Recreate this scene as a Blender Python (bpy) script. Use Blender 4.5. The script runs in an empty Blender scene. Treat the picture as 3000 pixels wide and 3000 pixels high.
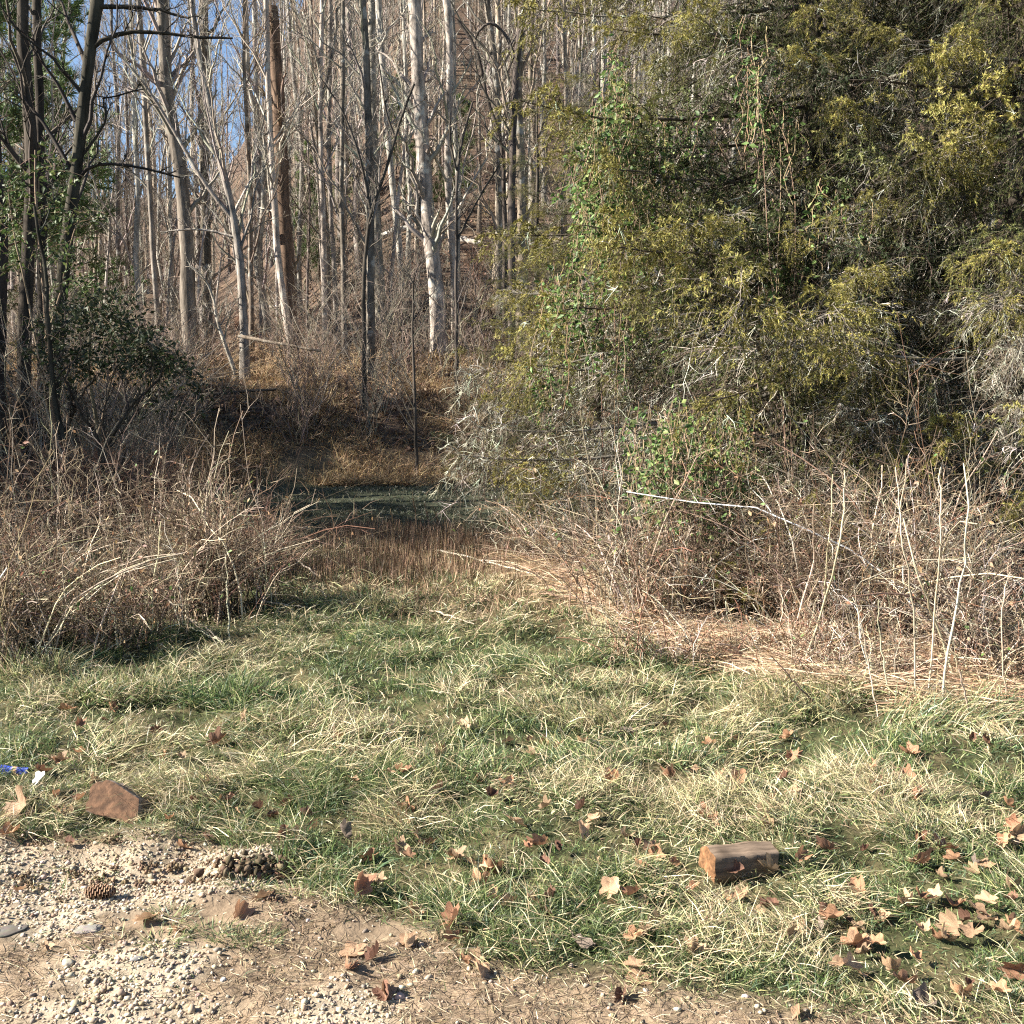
import bpy, math
import numpy as np
from mathutils import Matrix, Vector

sc = bpy.context.scene
R_ = math.radians
rng = np.random.default_rng(7)

# ------------------------------------------------------------------ camera, light
PITCH, FOV, EYE = 6.5, 52.0, 1.6
SUN_EL, SUN_AZ = 33.0, -97.0        # azimuth from +Y, clockwise
cam_d = bpy.data.cameras.new("camera"); cam = bpy.data.objects.new("camera", cam_d)
sc.collection.objects.link(cam); sc.camera = cam
cam_d.sensor_fit = 'HORIZONTAL'; cam_d.sensor_width = 36; cam_d.angle = R_(FOV)
cam_d.clip_start = 0.05; cam_d.clip_end = 2000
cam.location = (0, 0, EYE); cam.rotation_euler = (R_(90 - PITCH), 0, 0)

world = bpy.data.worlds.new("World"); sc.world = world; world.use_nodes = True
wn = world.node_tree.nodes; wl = world.node_tree.links
bgn = wn["Background"]; sky = wn.new("ShaderNodeTexSky"); sky.sky_type = 'NISHITA'
sky.sun_disc = False; sky.sun_elevation = R_(SUN_EL); sky.sun_rotation = R_(SUN_AZ)
sky.altitude = 800; sky.dust_density = 0.4; sky.air_density = 1.0; sky.ozone_density = 2.0
wl.new(sky.outputs[0], bgn.inputs[0]); bgn.inputs[1].default_value = 0.05

sd = bpy.data.lights.new("sun", 'SUN'); sun = bpy.data.objects.new("sun", sd); sc.collection.objects.link(sun)
sd.energy = 5.0; sd.angle = R_(0.5); sd.color = (1.0, 0.93, 0.82)
sv = Vector((math.sin(R_(SUN_AZ)) * math.cos(R_(SUN_EL)), math.cos(R_(SUN_AZ)) * math.cos(R_(SUN_EL)), math.sin(R_(SUN_EL))))
sun.rotation_euler = sv.to_track_quat('Z', 'Y').to_euler(); sun.location = sv * 60

sc.view_settings.view_transform = 'Standard'; sc.view_settings.look = 'None'
sc.view_settings.exposure = 2.0; sc.view_settings.gamma = 1.0
sc.render.engine = 'CYCLES'
cy = sc.cycles
cy.use_denoising = False; cy.max_bounces = 4; cy.diffuse_bounces = 3; cy.glossy_bounces = 2
cy.transmission_bounces = 2; cy.transparent_max_bounces = 4; cy.caustics_reflective = False; cy.caustics_refractive = False
cy.pixel_filter_type = 'BLACKMAN_HARRIS'; cy.filter_width = 1.2
cy.sample_clamp_indirect = 4.0
cy.debug_use_spatial_splits = True

# ------------------------------------------------------------------ numeric helpers
def ss(a, b, x):
    t = np.clip((np.asarray(x, float) - a) / (b - a), 0, 1); return t * t * (3 - 2 * t)

_tab = np.random.default_rng(99).random((256, 256))
def vnoise(x, y):
    x = np.asarray(x, float); y = np.asarray(y, float)
    xi = np.floor(x).astype(int); yi = np.floor(y).astype(int)
    fx = x - xi; fy = y - yi; fx = fx * fx * (3 - 2 * fx); fy = fy * fy * (3 - 2 * fy)
    g = lambda a, b: _tab[a & 255, b & 255]
    return (g(xi, yi) * (1 - fx) + g(xi + 1, yi) * fx) * (1 - fy) + (g(xi, yi + 1) * (1 - fx) + g(xi + 1, yi + 1) * fx) * fy
def fbm(x, y, f=1.0, o=4, off=0.0):
    s = 0; a = 0.5
    for k in range(o):
        s = s + a * vnoise(x * f + off + 17.3 * k, y * f - off * 1.7 + 9.1 * k); f *= 2.03; a *= 0.5
    return s / (1 - 0.5 ** o)

F = 1500 / math.tan(R_(FOV / 2)); CP, SP = math.cos(R_(PITCH)), math.sin(R_(PITCH))
def ray(px, py):
    a = (px - 1500) / F; b = -(py - 1500) / F
    return np.array([a, CP + b * SP, -SP + b * CP])
def at(px, py, d):                       # point on the pixel's ray at ground distance d
    v = ray(px, py); return np.array([0, 0, EYE]) + v * (d / v[1])
def topx(x, y, z):
    z = z - EYE; dep = y * CP - z * SP; up = y * SP + z * CP
    return 1500 + F * x / dep, 1500 - F * up / dep

# gravelly shoulder outline (pixels turned into ground points)
def flat(px, py):
    v = ray(px, py); t = -EYE / v[2]; return (v[0] * t, v[1] * t)
DIRT = np.array([flat(*p) for p in [(-500, 2390), (0, 2440), (330, 2470), (560, 2485), (760, 2500), (850, 2590), (960, 2660), (1180, 2730), (1330, 2800),
                                     (1500, 2880), (1900, 2920), (2300, 2970), (2700, 3040), (3300, 3060), (3600, 3600), (-900, 3600)]])
def sdf(poly, x, y):
    x = np.asarray(x, float); y = np.asarray(y, float)
    d = np.full(x.shape, 1e9); inside = np.zeros(x.shape, bool)
    n = len(poly)
    for i in range(n):
        ax, ay = poly[i]; bx, by = poly[(i + 1) % n]
        ex, ey = bx - ax, by - ay; t = np.clip(((x - ax) * ex + (y - ay) * ey) / (ex * ex + ey * ey), 0, 1)
        d = np.minimum(d, np.hypot(x - ax - ex * t, y - ay - ey * t))
        c = ((ay > y) != (by > y)) & (x < (bx - ax) * (y - ay) / (by - ay + 1e-12) + ax); inside ^= c
    return np.where(inside, -d, d)
def dirt_f(x, y):                        # 1 on bare shoulder, 0 on lawn
    near = np.asarray(y) < 5
    d = sdf(DIRT, x, y) + 0.22 * (fbm(x, y, 3.0, 3, 5.0) - 0.5)
    return np.where(near, 1 - ss(-0.05, 0.16, d), 0.0)
GRAVEL = [(*flat(250, 2570), 0.62, 0.30), (*flat(620, 2560), 0.30, 0.16), (*flat(20, 2560), 0.45, 0.24), (*flat(370, 2850), 0.21, 0.16),
          (*flat(330, 2960), 0.30, 0.10), (*flat(1000, 2965), 0.19, 0.12), (*flat(60, 2700), 0.25, 0.12)]
def gravel_f(x, y):
    g = 0
    for (cx, cy_, a, b) in GRAVEL:
        g = np.maximum(g, 1 - ss(0.55, 1.25, np.hypot((x - cx) / a, (y - cy_) / b) + 0.9 * (fbm(x, y, 6, 3, 3.3) - 0.5)))
    return g * dirt_f(x, y)

YB = 18.6                                 # foot of the bank
_clod = flat(770, 2540); _rut = flat(420, 2560)
def H(x, y):
    x = np.asarray(x, float); y = np.asarray(y, float)
    lawn = ss(2.0, 5.0, y)
    z = 0.10 * (fbm(x, y, 1.1, 3, 1.0) - 0.5) * (0.35 + 0.65 * lawn) * (1 - ss(60, 90, y))
    z = z + 0.13 * (fbm(x, y, 3.2, 2, 7.0) - 0.5) * (1 - ss(10, 14, y)) * ss(2.7, 3.8, y)
    # scraped edge of the shoulder: a low ridge of clods
    z = z + 0.05 * np.exp(-((x - _clod[0]) ** 2 / 0.02 + (y - _clod[1]) ** 2 / 0.012))
    z = z - 0.035 * np.exp(-((x - _rut[0]) ** 2 / 0.35 + (y - _rut[1]) ** 2 / 0.01))
    z = z + (0.022 * (fbm(x, y, 13, 3, 2.0) - 0.5) + 0.012 * (fbm(x, y, 42, 2, 12.0) - 0.5)) * (y < 4.8)
    d = np.maximum(y - YB - 1.2 * (fbm(x, 0 * y, 0.12, 2, 3.0) - 0.5) * 2, 0)
    d = np.minimum(d, 120.0)
    fac = 0.34 + 0.66 * ss(-0.30, -0.07, x / np.maximum(y, 15)); fac = 1 + (fac - 1) * ss(3, 16, d)
    hill = 0.8 * ss(0, 3, d) + 0.22 * d + 0.0036 * d * d
    z = z + hill * fac + 0.5 * (fbm(x, y, 0.22, 3, 4.0) - 0.5) * ss(1, 10, d)
    return z
def gp(px, py):                           # ground point under a pixel
    v = ray(px, py); t = np.linspace(2, 140, 4000)
    p = np.array([0, 0, EYE])[None] + v[None] * t[:, None]
    k = np.argmax(p[:, 2] < H(p[:, 0], p[:, 1]))
    a = p[max(k, 1)]; return np.array([a[0], a[1], float(H(a[0], a[1]))])
def ground(x, y): return np.stack([x, y, H(x, y)], -1)

# ------------------------------------------------------------------ mesh building
class MB:
    def __init__(s): s.v = []; s.c = []; s.f4 = []; s.f3 = []; s.n = 0
    def add(s, V, C, q=None, t=None):
        V = V.reshape(-1, 3); C = np.broadcast_to(C, (len(V), 3))
        s.v.append(V); s.c.append(C)
        if q is not None and len(q): s.f4.append(q.reshape(-1, 4) + s.n)
        if t is not None and len(t): s.f3.append(t.reshape(-1, 3) + s.n)
        s.n += len(V)
    def mesh(s, name, mat, origin=(0, 0, 0), smooth=True):
        me = bpy.data.meshes.new(name)
        V = (np.concatenate(s.v) - np.asarray(origin)).astype(np.float32); C = np.concatenate(s.c).astype(np.float32)
        q = np.concatenate(s.f4) if s.f4 else np.zeros((0, 4), int); t = np.concatenate(s.f3) if s.f3 else np.zeros((0, 3), int)
        loops = np.concatenate([q.ravel(), t.ravel()]).astype(np.int32)
        sizes = np.concatenate([np.full(len(q), 4), np.full(len(t), 3)])
        starts = np.concatenate([[0], np.cumsum(sizes)[:-1]]).astype(np.int32)
        me.vertices.add(len(V)); me.vertices.foreach_set("co", V.ravel())
        me.loops.add(len(loops)); me.loops.foreach_set("vertex_index", loops)
        me.polygons.add(len(sizes)); me.polygons.foreach_set("loop_start", starts)
        if smooth: me.polygons.foreach_set("use_smooth", np.ones(len(sizes), bool))
        at_ = me.color_attributes.new("Col", 'FLOAT_COLOR', 'POINT')
        at_.data.foreach_set("color", np.concatenate([C, np.ones((len(C), 1), np.float32)], 1).ravel())
        me.update(calc_edges=True); me.materials.append(mat); return me

def nrm(v): return v / (np.linalg.norm(v, axis=-1, keepdims=True) + 1e-9)
def tubes(mb, P, Rr, S, col, rough=0.0):
    N, K, _ = P.shape
    T = nrm(np.gradient(P, axis=1)); m = nrm(P[:, -1] - P[:, 0])
    ref = np.where(np.abs(m[:, 2:3]) < 0.8, np.array([[0, 0, 1.0]]), np.array([[1.0, 0.2, 0]]))
    n1 = nrm(np.cross(T, ref[:, None])); n2 = np.cross(T, n1)
    a = np.arange(S) * 2 * math.pi / S
    rr = Rr[:, :, None] * np.ones(S)
    if rough: rr = rr * (1 + rough * rng.normal(size=rr.shape))
    V = P[:, :, None] + rr[..., None] * (np.cos(a)[None, None, :, None] * n1[:, :, None] + np.sin(a)[None, None, :, None] * n2[:, :, None])
    b = (np.arange(N) * K * S)[:, None, None] + (np.arange(K - 1) * S)[None, :, None]
    i = np.arange(S)[None, None]; j = (i + 1) % S
    q = np.stack([b + i, b + j, b + S + j, b + S + i], -1)
    col = np.asarray(col, float)
    C = np.broadcast_to(col[:, None, None] if col.ndim == 2 else (col[:, :, None] if col.ndim == 3 else col), (N, K, S, 3)).reshape(-1, 3)
    mb.add(V, C, q=q)
def blades(mb, B, D, L, W, bend, col, tipcol=None):
    """grass blades: base B, unit direction D, length L, width W; bend vector added along s^2. quad + triangle."""
    N = len(B)
    side = np.cross(D, rng.normal(size=(N, 3))); side = nrm(side) * W[:, None] * 0.5
    M = B + D * (L * 0.5)[:, None] + bend * (L * 0.25)[:, None]
    E = B + D * L[:, None] * 0.92 + bend * L[:, None]
    V = np.stack([B - side, B + side, M + side * 0.8, M - side * 0.8, E], 1)
    k = (np.arange(N) * 5)[:, None]
    C = np.repeat(col[:, None], 5, 1).copy()
    if tipcol is not None: C[:, 4] = tipcol
    mb.add(V, C.reshape(-1, 3), q=k + np.array([[0, 1, 2, 3]]), t=k + np.array([[3, 2, 4]]))
def jit(base, n, j=0.15, hue=0.05):
    b = np.asarray(base, float); 
    if b.ndim == 1: b = np.broadcast_to(b, (n, 3))
    return np.clip(b * (1 + j * rng.normal(size=(n, 1))) * (1 + hue * rng.normal(size=(n, 3))), 0.004, 0.95)
def pick(cols, w, n):
    return np.asarray(cols, float)[rng.choice(len(cols), n, p=np.asarray(w) / np.sum(w))]

def grow(P, Rr, n, t0, t1, l0, l1, a0, a1, K=5, up=0.2, curve=0.0, wob=0.06, rf=0.5, taper=0.5, absl=False, rmin=0.0, rmax=9, flatz=1.0):
    N, K0, _ = P.shape; idx = np.repeat(np.arange(N), n); M = len(idx)
    t = rng.uniform(t0, t1, M); f = t * (K0 - 1); i = np.minimum(f.astype(int), K0 - 2); a = (f - i)[:, None]
    pos = P[idx, i] * (1 - a) + P[idx, i + 1] * a
    tan = nrm(P[idx, i + 1] - P[idx, i]); rad = Rr[idx, i] * (1 - a[:, 0]) + Rr[idx, i + 1] * a[:, 0]
    plen = np.linalg.norm(np.diff(P, axis=1), axis=2).sum(1)[idx]
    v = rng.normal(size=(M, 3)); v[:, 2] *= flatz; v -= tan * (v * tan).sum(1, keepdims=True); v = nrm(v)
    an = np.radians(rng.uniform(a0, a1, M))[:, None]
    D = nrm(np.cos(an) * tan + np.sin(an) * v + np.array([0, 0, up]))
    L = rng.uniform(l0, l1, M) * (1 if absl else plen) * (1 - taper * t)
    s = np.linspace(0, 1, K)[None, :, None]
    w = np.cumsum(rng.normal(size=(M, K, 3)), 1); w -= w[:, :1]
    C = pos[:, None] + D[:, None] * L[:, None, None] * s + np.array([0, 0, curve]) * L[:, None, None] * s ** 2 + w * wob * L[:, None, None] / math.sqrt(K) * s
    r = np.clip(rad * rf, rmin, rmax)[:, None] * (1 - 0.75 * s[..., 0])
    return C, r

# ------------------------------------------------------------------ materials
def mat(name, rough=0.8, trans=0.0, nscale=0.0, namp=0.35, bump=0.0, stretch=(1, 1, 1), spec=0.3, spots=None, objrand=0.0):
    m = bpy.data.materials.new(name); m.use_nodes = True; nt = m.node_tree; nd = nt.nodes; lk = nt.links
    bs = nd["Principled BSDF"]; bs.inputs["Roughness"].default_value = rough; bs.inputs["Specular IOR Level"].default_value = spec
    a = nd.new("ShaderNodeAttribute"); a.attribute_name = "Col"; out = a.outputs["Color"]
    if nscale:
        tc = nd.new("ShaderNodeTexCoord"); mp = nd.new("ShaderNodeMapping"); mp.inputs["Scale"].default_value = stretch
        lk.new(tc.outputs["Object"], mp.inputs[0]); no = nd.new("ShaderNodeTexNoise"); no.inputs["Scale"].default_value = nscale
        no.inputs["Detail"].default_value = 6; no.inputs["Roughness"].default_value = 0.65; lk.new(mp.outputs[0], no.inputs["Vector"])
        mr = nd.new("ShaderNodeMapRange"); mr.inputs[1].default_value = 0.3; mr.inputs[2].default_value = 0.7
        mr.inputs[3].default_value = 1 - namp; mr.inputs[4].default_value = 1 + namp; lk.new(no.outputs[0], mr.inputs[0])
        mu = nd.new("ShaderNodeMix"); mu.data_type = 'RGBA'; mu.blend_type = 'MULTIPLY'; mu.inputs[0].default_value = 1
        lk.new(out, mu.inputs[6]); lk.new(mr.outputs[0], mu.inputs[7]); out = mu.outputs[2]
        if spots:
            n2 = nd.new("ShaderNodeTexNoise"); n2.inputs["Scale"].default_value = spots[1]; n2.inputs["Detail"].default_value = 4
            lk.new(tc.outputs["Object"], n2.inputs["Vector"])
            m2 = nd.new("ShaderNodeMapRange"); m2.inputs[1].default_value = spots[2]; m2.inputs[2].default_value = spots[2] + 0.08
            lk.new(n2.outputs[0], m2.inputs[0]); mx = nd.new("ShaderNodeMix"); mx.data_type = 'RGBA'; lk.new(m2.outputs[0], mx.inputs[0])
            lk.new(out, mx.inputs[6]); mx.inputs[7].default_value = (*spots[0], 1); out = mx.outputs[2]
        if bump:
            bp = nd.new("ShaderNodeBump"); bp.inputs["Strength"].default_value = 0.9; bp.inputs["Distance"].default_value = bump
            lk.new(no.outputs[0], bp.inputs["Height"]); lk.new(bp.outputs[0], bs.inputs["Normal"])
    if objrand:
        oi = nd.new("ShaderNodeObjectInfo"); hv = nd.new("ShaderNodeMapRange"); hv.inputs[3].default_value = 1 - objrand; hv.inputs[4].default_value = 1 + objrand
        lk.new(oi.outputs["Random"], hv.inputs[0]); mo = nd.new("ShaderNodeMix"); mo.data_type = 'RGBA'; mo.blend_type = 'MULTIPLY'; mo.inputs[0].default_value = 1
        lk.new(out, mo.inputs[6]); lk.new(hv.outputs[0], mo.inputs[7]); out = mo.outputs[2]
    lk.new(out, bs.inputs["Base Color"])
    if trans:
        tr = nd.new("ShaderNodeBsdfTranslucent"); lk.new(out, tr.inputs[0]); ms = nd.new("ShaderNodeMixShader"); ms.inputs[0].default_value = trans
        lk.new(bs.outputs[0], ms.inputs[1]); lk.new(tr.outputs[0], ms.inputs[2]); lk.new(ms.outputs[0], nd["Material Output"].inputs[0])
    return m
M_ground = mat("soil", 0.95, 0, 9.0, 0.45, 0.02, spec=0.1)
M_grass = mat("grass", 0.45, 0.3, spec=0.45)
M_straw = mat("straw", 0.55, 0.15, spec=0.3)
M_bark = mat("bark", 0.9, 0, 8.0, 0.8, 0.03, (1, 1, 0.3), spec=0.1, spots=((0.40, 0.38, 0.33), 3.5, 0.57), objrand=0.25)
M_darkbark = mat("dark_bark", 0.92, 0, 10.0, 0.7, 0.02, (1, 1, 0.2), spec=0.1)
M_twig = mat("twig", 0.85, 0, spec=0.15, objrand=0.2)
M_needle = mat("needle", 0.6, 0.12, spec=0.25, objrand=0.2)
M_lichen = mat("lichen_twig", 0.95, 0, spec=0.05, objrand=0.15)
M_leaf = mat("vine_leaf", 0.55, 0.3, spec=0.3)
M_dead = mat("dead_leaf", 0.65, 0.18, 40.0, 0.3, 0.003, spec=0.25, objrand=0.35)
M_stone = mat("pebble", 0.85, 0, 60.0, 0.2, 0, spec=0.2)
M_wood = mat("cut_wood", 0.8, 0, 14.0, 0.7, 0.004, (0.25, 3, 3), spec=0.15)
M_fluff = mat("seed_fluff", 0.9, 0.3, spec=0.05)
M_plastic = mat("wrapper", 0.35, 0, 30, 0.15, 0.002, spec=0.5)

# ------------------------------------------------------------------ objects
COL = sc.collection
def put(name, me, parent=None, loc=(0, 0, 0), rot=(0, 0, 0), scl=1.0):
    o = bpy.data.objects.new(name, me); COL.objects.link(o); o.parent = parent
    if parent is not None and name in ("lichen", "needles", "branches", "twigs", "stems", "branch_stubs", "side_stems", "scales", "crown", "stem") and me is not None and len(me.vertices) > 150: o["kind"] = "stuff"
    o.location = tuple(float(v) for v in loc); o.rotation_euler = tuple(float(v) for v in rot)
    o.scale = (scl,) * 3 if np.isscalar(scl) else tuple(float(v) for v in scl); return o
def tag(o, label=None, cat=None, group=None, kind=None):
    if label: o["label"] = label
    if cat: o["category"] = cat
    if group: o["group"] = group
    if kind: o["kind"] = kind
    return o
def thing(name, label, cat, loc, group=None, rot=(0, 0, 0), scl=1.0):
    return tag(put(name, None, None, loc, rot, scl), label, cat, group)

# ================================================================== GROUND
def axis(a, b, fine0, fine1, step, g):
    xs = list(np.arange(fine0, fine1 + 1e-6, step))
    s = step; x = fine1
    while x < b: s = min(s * g, 12); x += s; xs.append(x)
    s = step; x = fine0
    while x > a: s = min(s * g, 12); x -= s; xs.insert(0, x)
    return np.array(xs)
gx = axis(-420, 420, -2.4, 2.4, 0.03, 1.055); gy = axis(-60, 620, 2.0, 5.2, 0.03, 1.045)
X, Y = np.meshgrid(gx, gy); x = X.ravel(); y = Y.ravel()
z = H(x, y)
df = dirt_f(x, y)[:, None]; gf = gravel_f(x, y)[:, None]
n1 = fbm(x, y, 2.3, 4, 11)[:, None]; n2 = fbm(x, y, 0.5, 4, 21)[:, None]; n3 = fbm(x, y, 9, 3, 31)[:, None]
soil = np.array([0.04, 0.045, 0.02]) * (0.5 + n1) ; thatch = np.array([0.09, 0.075, 0.04])  # dark soil, lowered further so gaps between blades look shaded
lawn = soil * (1 - ss(0.35, 0.7, n3)) + thatch * ss(0.35, 0.7, n3)
dirt = np.array([0.215, 0.16, 0.108]) * (0.55 + 0.9 * n3 * 0.6 + 0.35 * n1)
grav = np.array([0.29, 0.24, 0.175]) * (0.75 + 0.5 * n3)
c = lawn * (1 - df) + dirt * df; c = c * (1 - gf) + grav * gf
mead = (np.array([0.045, 0.05, 0.032]) * (0.6 + 0.8 * n2)); mf = ss(8.5, 11.5, y)[:, None]  # meadow colour lowered to deepen the shade lying on it
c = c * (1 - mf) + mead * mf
lit = np.array([0.085, 0.058, 0.042]) * (0.45 + 1.1 * fbm(x, y, 1.3, 4, 44)[:, None]); lit2 = np.array([0.13, 0.09, 0.06])
lit = lit * (1 - ss(0.5, 0.75, n2)) + lit2 * ss(0.5, 0.75, n2)
lf = ss(YB - 1.0, YB + 1.5, y)[:, None]; c = c * (1 - lf) + lit * lf
mb = MB(); nx, ny = len(gx), len(gy)
ii = (np.arange(ny - 1)[:, None] * nx + np.arange(nx - 1)[None]).ravel()
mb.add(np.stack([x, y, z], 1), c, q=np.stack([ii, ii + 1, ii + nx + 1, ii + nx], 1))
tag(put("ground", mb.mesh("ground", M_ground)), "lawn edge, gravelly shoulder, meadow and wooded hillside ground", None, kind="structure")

# ================================================================== FOREST
def make_tree_mb(P, Rr, col, n1_, n2_, n3_, t0=0.12, l1=(0.10, 0.26), ang=(28, 65), up=0.35, S=8, twigc=None, absl=None, wob=0.09):
    tr, br = MB(), MB()
    tubes(tr, P, Rr, S, jit(col, len(P), 0.05, 0.02), 0.06)
    tc = np.asarray(twigc if twigc is not None else col)
    B1, r1 = grow(P, Rr, n1_, t0, 0.98, l1[0], l1[1], *ang, K=8, up=up, curve=0.15, wob=wob * 1.5, rf=0.42, taper=0.35, rmin=0.011, rmax=0.09)
    tubes(br, B1, r1, 4, jit(tc, len(B1), 0.15))
    B2, r2 = grow(B1, r1, n2_, 0.2, 0.97, 0.22, 0.5, 25, 60, K=5, up=0.2, curve=0.1, wob=0.16, rf=0.6, taper=0.4, rmin=0.007)
    tubes(br, B2, r2, 3, jit(tc, len(B2), 0.2))
    if n3_:
        B3, r3 = grow(B2, r2, n3_, 0.15, 0.98, 0.25, 0.6, 20, 60, K=3, up=0.15, wob=0.16, rf=0.65, taper=0.4, rmin=0.004)
        tubes(br, B3, r3, 3, jit(tc * 1.1, len(B3), 0.25))
    return tr, br
def trunk_path(Ht, r0, lean, wob, K=12, power=0.8):
    s = np.linspace(0, 1, K); w = np.cumsum(rng.normal(size=(K, 2)), 0) * wob * Ht / K; w -= w[0]
    la = rng.uniform(0, 6.28)
    P = np.stack([w[:, 0] + math.cos(la) * lean * Ht * s ** 1.3, w[:, 1] + math.sin(la) * lean * Ht * s ** 1.3, Ht * s - 0.25], 1)
    r = r0 * (1 - 0.85 * s ** power) * (1 + 0.5 * np.exp(-s * 40)); return P[None], r[None]
GREY = (0.19, 0.165, 0.14); PALE = (0.30, 0.27, 0.23); TAN = (0.21, 0.17, 0.13); DARK = (0.05, 0.042, 0.034)  # DARK carries the left trunks' shade in the colour; spruce trunks share it
kinds = [  # name, label, colour, height, radius, lean
    ("slender pale grey bare tree", PALE, 19, 0.10, 0.03), ("straight grey bare tree", GREY, 22, 0.15, 0.03),
    ("tan barked bare tree", TAN, 20, 0.13, 0.05), ("thin leaning pale bare sapling", PALE, 12, 0.055, 0.14),
    ("tall thick grey bare tree", GREY, 25, 0.20, 0.02), ("slim brownish bare tree", TAN, 17, 0.085, 0.05),
    ("crooked pale bare tree", PALE, 16, 0.11, 0.10), ("thin dark grey bare sapling", (0.16, 0.13, 0.105), 11, 0.05, 0.08)]
VAR = []
for (lab, colr, ht, r0, lean) in kinds:
    P, Rr = trunk_path(ht, r0, lean, 0.05 if "crooked" not in lab else 0.16)
    tr, br = make_tree_mb(P, Rr, colr, 26, 7, 5, t0=0.10, l1=(0.07, 0.2), twigc=np.array(colr) * 0.95)
    VAR.append((lab, tr.mesh("trunk", M_bark), br.mesh("branches", M_twig)))
pts = []
def far_enough(x, y, dmin):
    return all((x - a) ** 2 + (y - b) ** 2 > dmin * dmin for a, b in pts)
tries = 0
while len(pts) < 285 and tries < 20000:
    tries += 1
    y = 25 + 55 * rng.random() ** 0.85; x = rng.uniform(-0.56, 0.50) * y + rng.uniform(-1.5, 1.5)
    px, py = topx(x, y, float(H(x, y)))
    if 2300 < px and y > 45: continue
    if 520 < px < 1060 and y > 42 and rng.random() < 0.5: continue
    if y < 32 and 850 < px < 1400 and rng.random() < 0.75: continue
    if far_enough(x, y, 1.1 if y < 40 else 1.5): pts.append((x, y))
for (x, y) in pts:
    k = int(rng.choice(8, p=[.26, .15, .12, .14, .05, .14, .07, .07] if y > 38 else [.25, .05, .05, .3, 0, .15, .1, .1])); lab, tm, bm = VAR[k]
    zone = "low on the wooded slope behind the meadow" if y < 40 else "far up the wooded hillside"
    s = rng.uniform(0.85, 1.15)
    t = thing("bare_tree", lab + " " + zone, "tree", (x, y, float(H(x, y))), lab + "s " + zone, (0, 0, rng.uniform(0, 6.28)), (s, s, s))
    put("trunk", tm, t); put("branches", bm, t)
# the wood beyond, one mass
mb = MB(); N = 1000
y = 62 + 80 * rng.random(N); x = rng.uniform(-0.62, 0.62, N) * y
kk_ = (x / y > -0.12) | (rng.random(N) < 0.5); x, y = x[kk_], y[kk_]; N = len(x)
base = ground(x, y); ht = rng.uniform(11, 19, N); K = 6; s = np.linspace(0, 1, K)[None, :, None]
w = np.cumsum(rng.normal(size=(N, K, 3)), 1) * 0.12; w[..., 2] = 0
P = base[:, None] + np.array([0, 0, 1.0]) * ht[:, None, None] * s + w * s - np.array([0, 0, 0.3])
Rr = rng.uniform(0.06, 0.16, N)[:, None] * (1 - 0.8 * s[..., 0])
cc = jit(pick([PALE, GREY, TAN], [3, 3, 2], N), N, 0.15); tubes(mb, P, Rr, 4, cc)
B1, r1 = grow(P, Rr, 12, 0.2, 0.98, 0.08, 0.2, 25, 60, K=3, up=0.4, wob=0.08, rf=0.5, rmin=0.02); tubes(mb, B1, r1, 3, np.repeat(cc, 12, 0))
B2, r2 = grow(B1, r1, 2, 0.2, 0.95, 0.4, 0.8, 25, 60, K=2, up=0.4, wob=0.0, rf=0.7, rmin=0.015); tubes(mb, B2, r2, 3, np.repeat(cc, 24, 0) * 1.1)
tag(put("distant_woods", mb.mesh("distant_woods", M_twig)), "dense grey bare woods covering the far hillside and ridge", "woods", kind="stuff")

# evergreen pines low on the far slope (soft green masses behind the trunks)
def pine_variant(hh, seedcol):
    tr, cr = MB(), MB()
    P, Rr = trunk_path(hh, hh * 0.014, 0.02, 0.03); tubes(tr, P, Rr, 7, np.array([TAN]) * 0.7)
    B1, r1 = grow(P, Rr, 60, 0.12, 0.97, 0.16, 0.26, 60, 85, K=5, up=0.1, curve=0.1, wob=0.05, rf=0.3, taper=0.75, rmin=0.01); tubes(cr, B1, r1, 3, np.repeat(np.array([[.16, .12, .09]]), len(B1), 0))
    B2, r2 = grow(B1, r1, 8, 0.3, 1.0, 0.2, 0.4, 30, 60, K=3, up=0.2, rf=0.5, rmin=0.006); tubes(cr, B2, r2, 3, np.repeat(np.array([[.16, .12, .09]]), len(B2), 0))
    n = 26; i = np.repeat(np.arange(len(B2)), n); t = rng.uniform(0.3, 1, len(i))[:, None]
    pos = B2[i, 0] * (1 - t) + B2[i, 2] * t; D = nrm(nrm(B2[i, 2] - B2[i, 0]) + rng.normal(size=(len(i), 3)) * 0.8)
    blades(cr, pos, D, rng.uniform(0.16, 0.28, len(i)), np.full(len(i), 0.018), D * 0, jit(np.array(seedcol) * 1.6, len(i), 0.25))
    return tr.mesh("trunk", M_darkbark), cr.mesh("crown", M_needle)
PV = [pine_variant(6.0, (0.075, 0.105, 0.035)), pine_variant(9.0, (0.065, 0.095, 0.035))]
pines = [(900, 430, 46, 0, 1.0), (930, 640, 44, 0, 0.75), (1010, 600, 50, 0, 0.8), (1230, 560, 42, 0, 0.7), (1350, 500, 44, 0, 0.8), (1160, 520, 52, 0, 0.8),
         (60, 300, 30, 1, 1.5), (180, 250, 36, 1, 1.5), (-80, 350, 27, 1, 1.4)]
for i, (px, py, d, k, s) in enumerate(pines):
    p = at(px, py, d); g = float(H(p[0], p[1]))
    tt = thing("pine_tree", "young green pine among bare trunks partway up the slope" if k == 0 else "tall soft green pine crown rising behind the dark trunks at the meadow's edge",
          "tree", (p[0], p[1], g), "young pines on the slope" if k == 0 else "tall pines behind the dark trunks", (0, 0, rng.uniform(0, 6)), s)
    put("trunk", PV[k][0], tt); put("crown", PV[k][1], tt)

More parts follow.
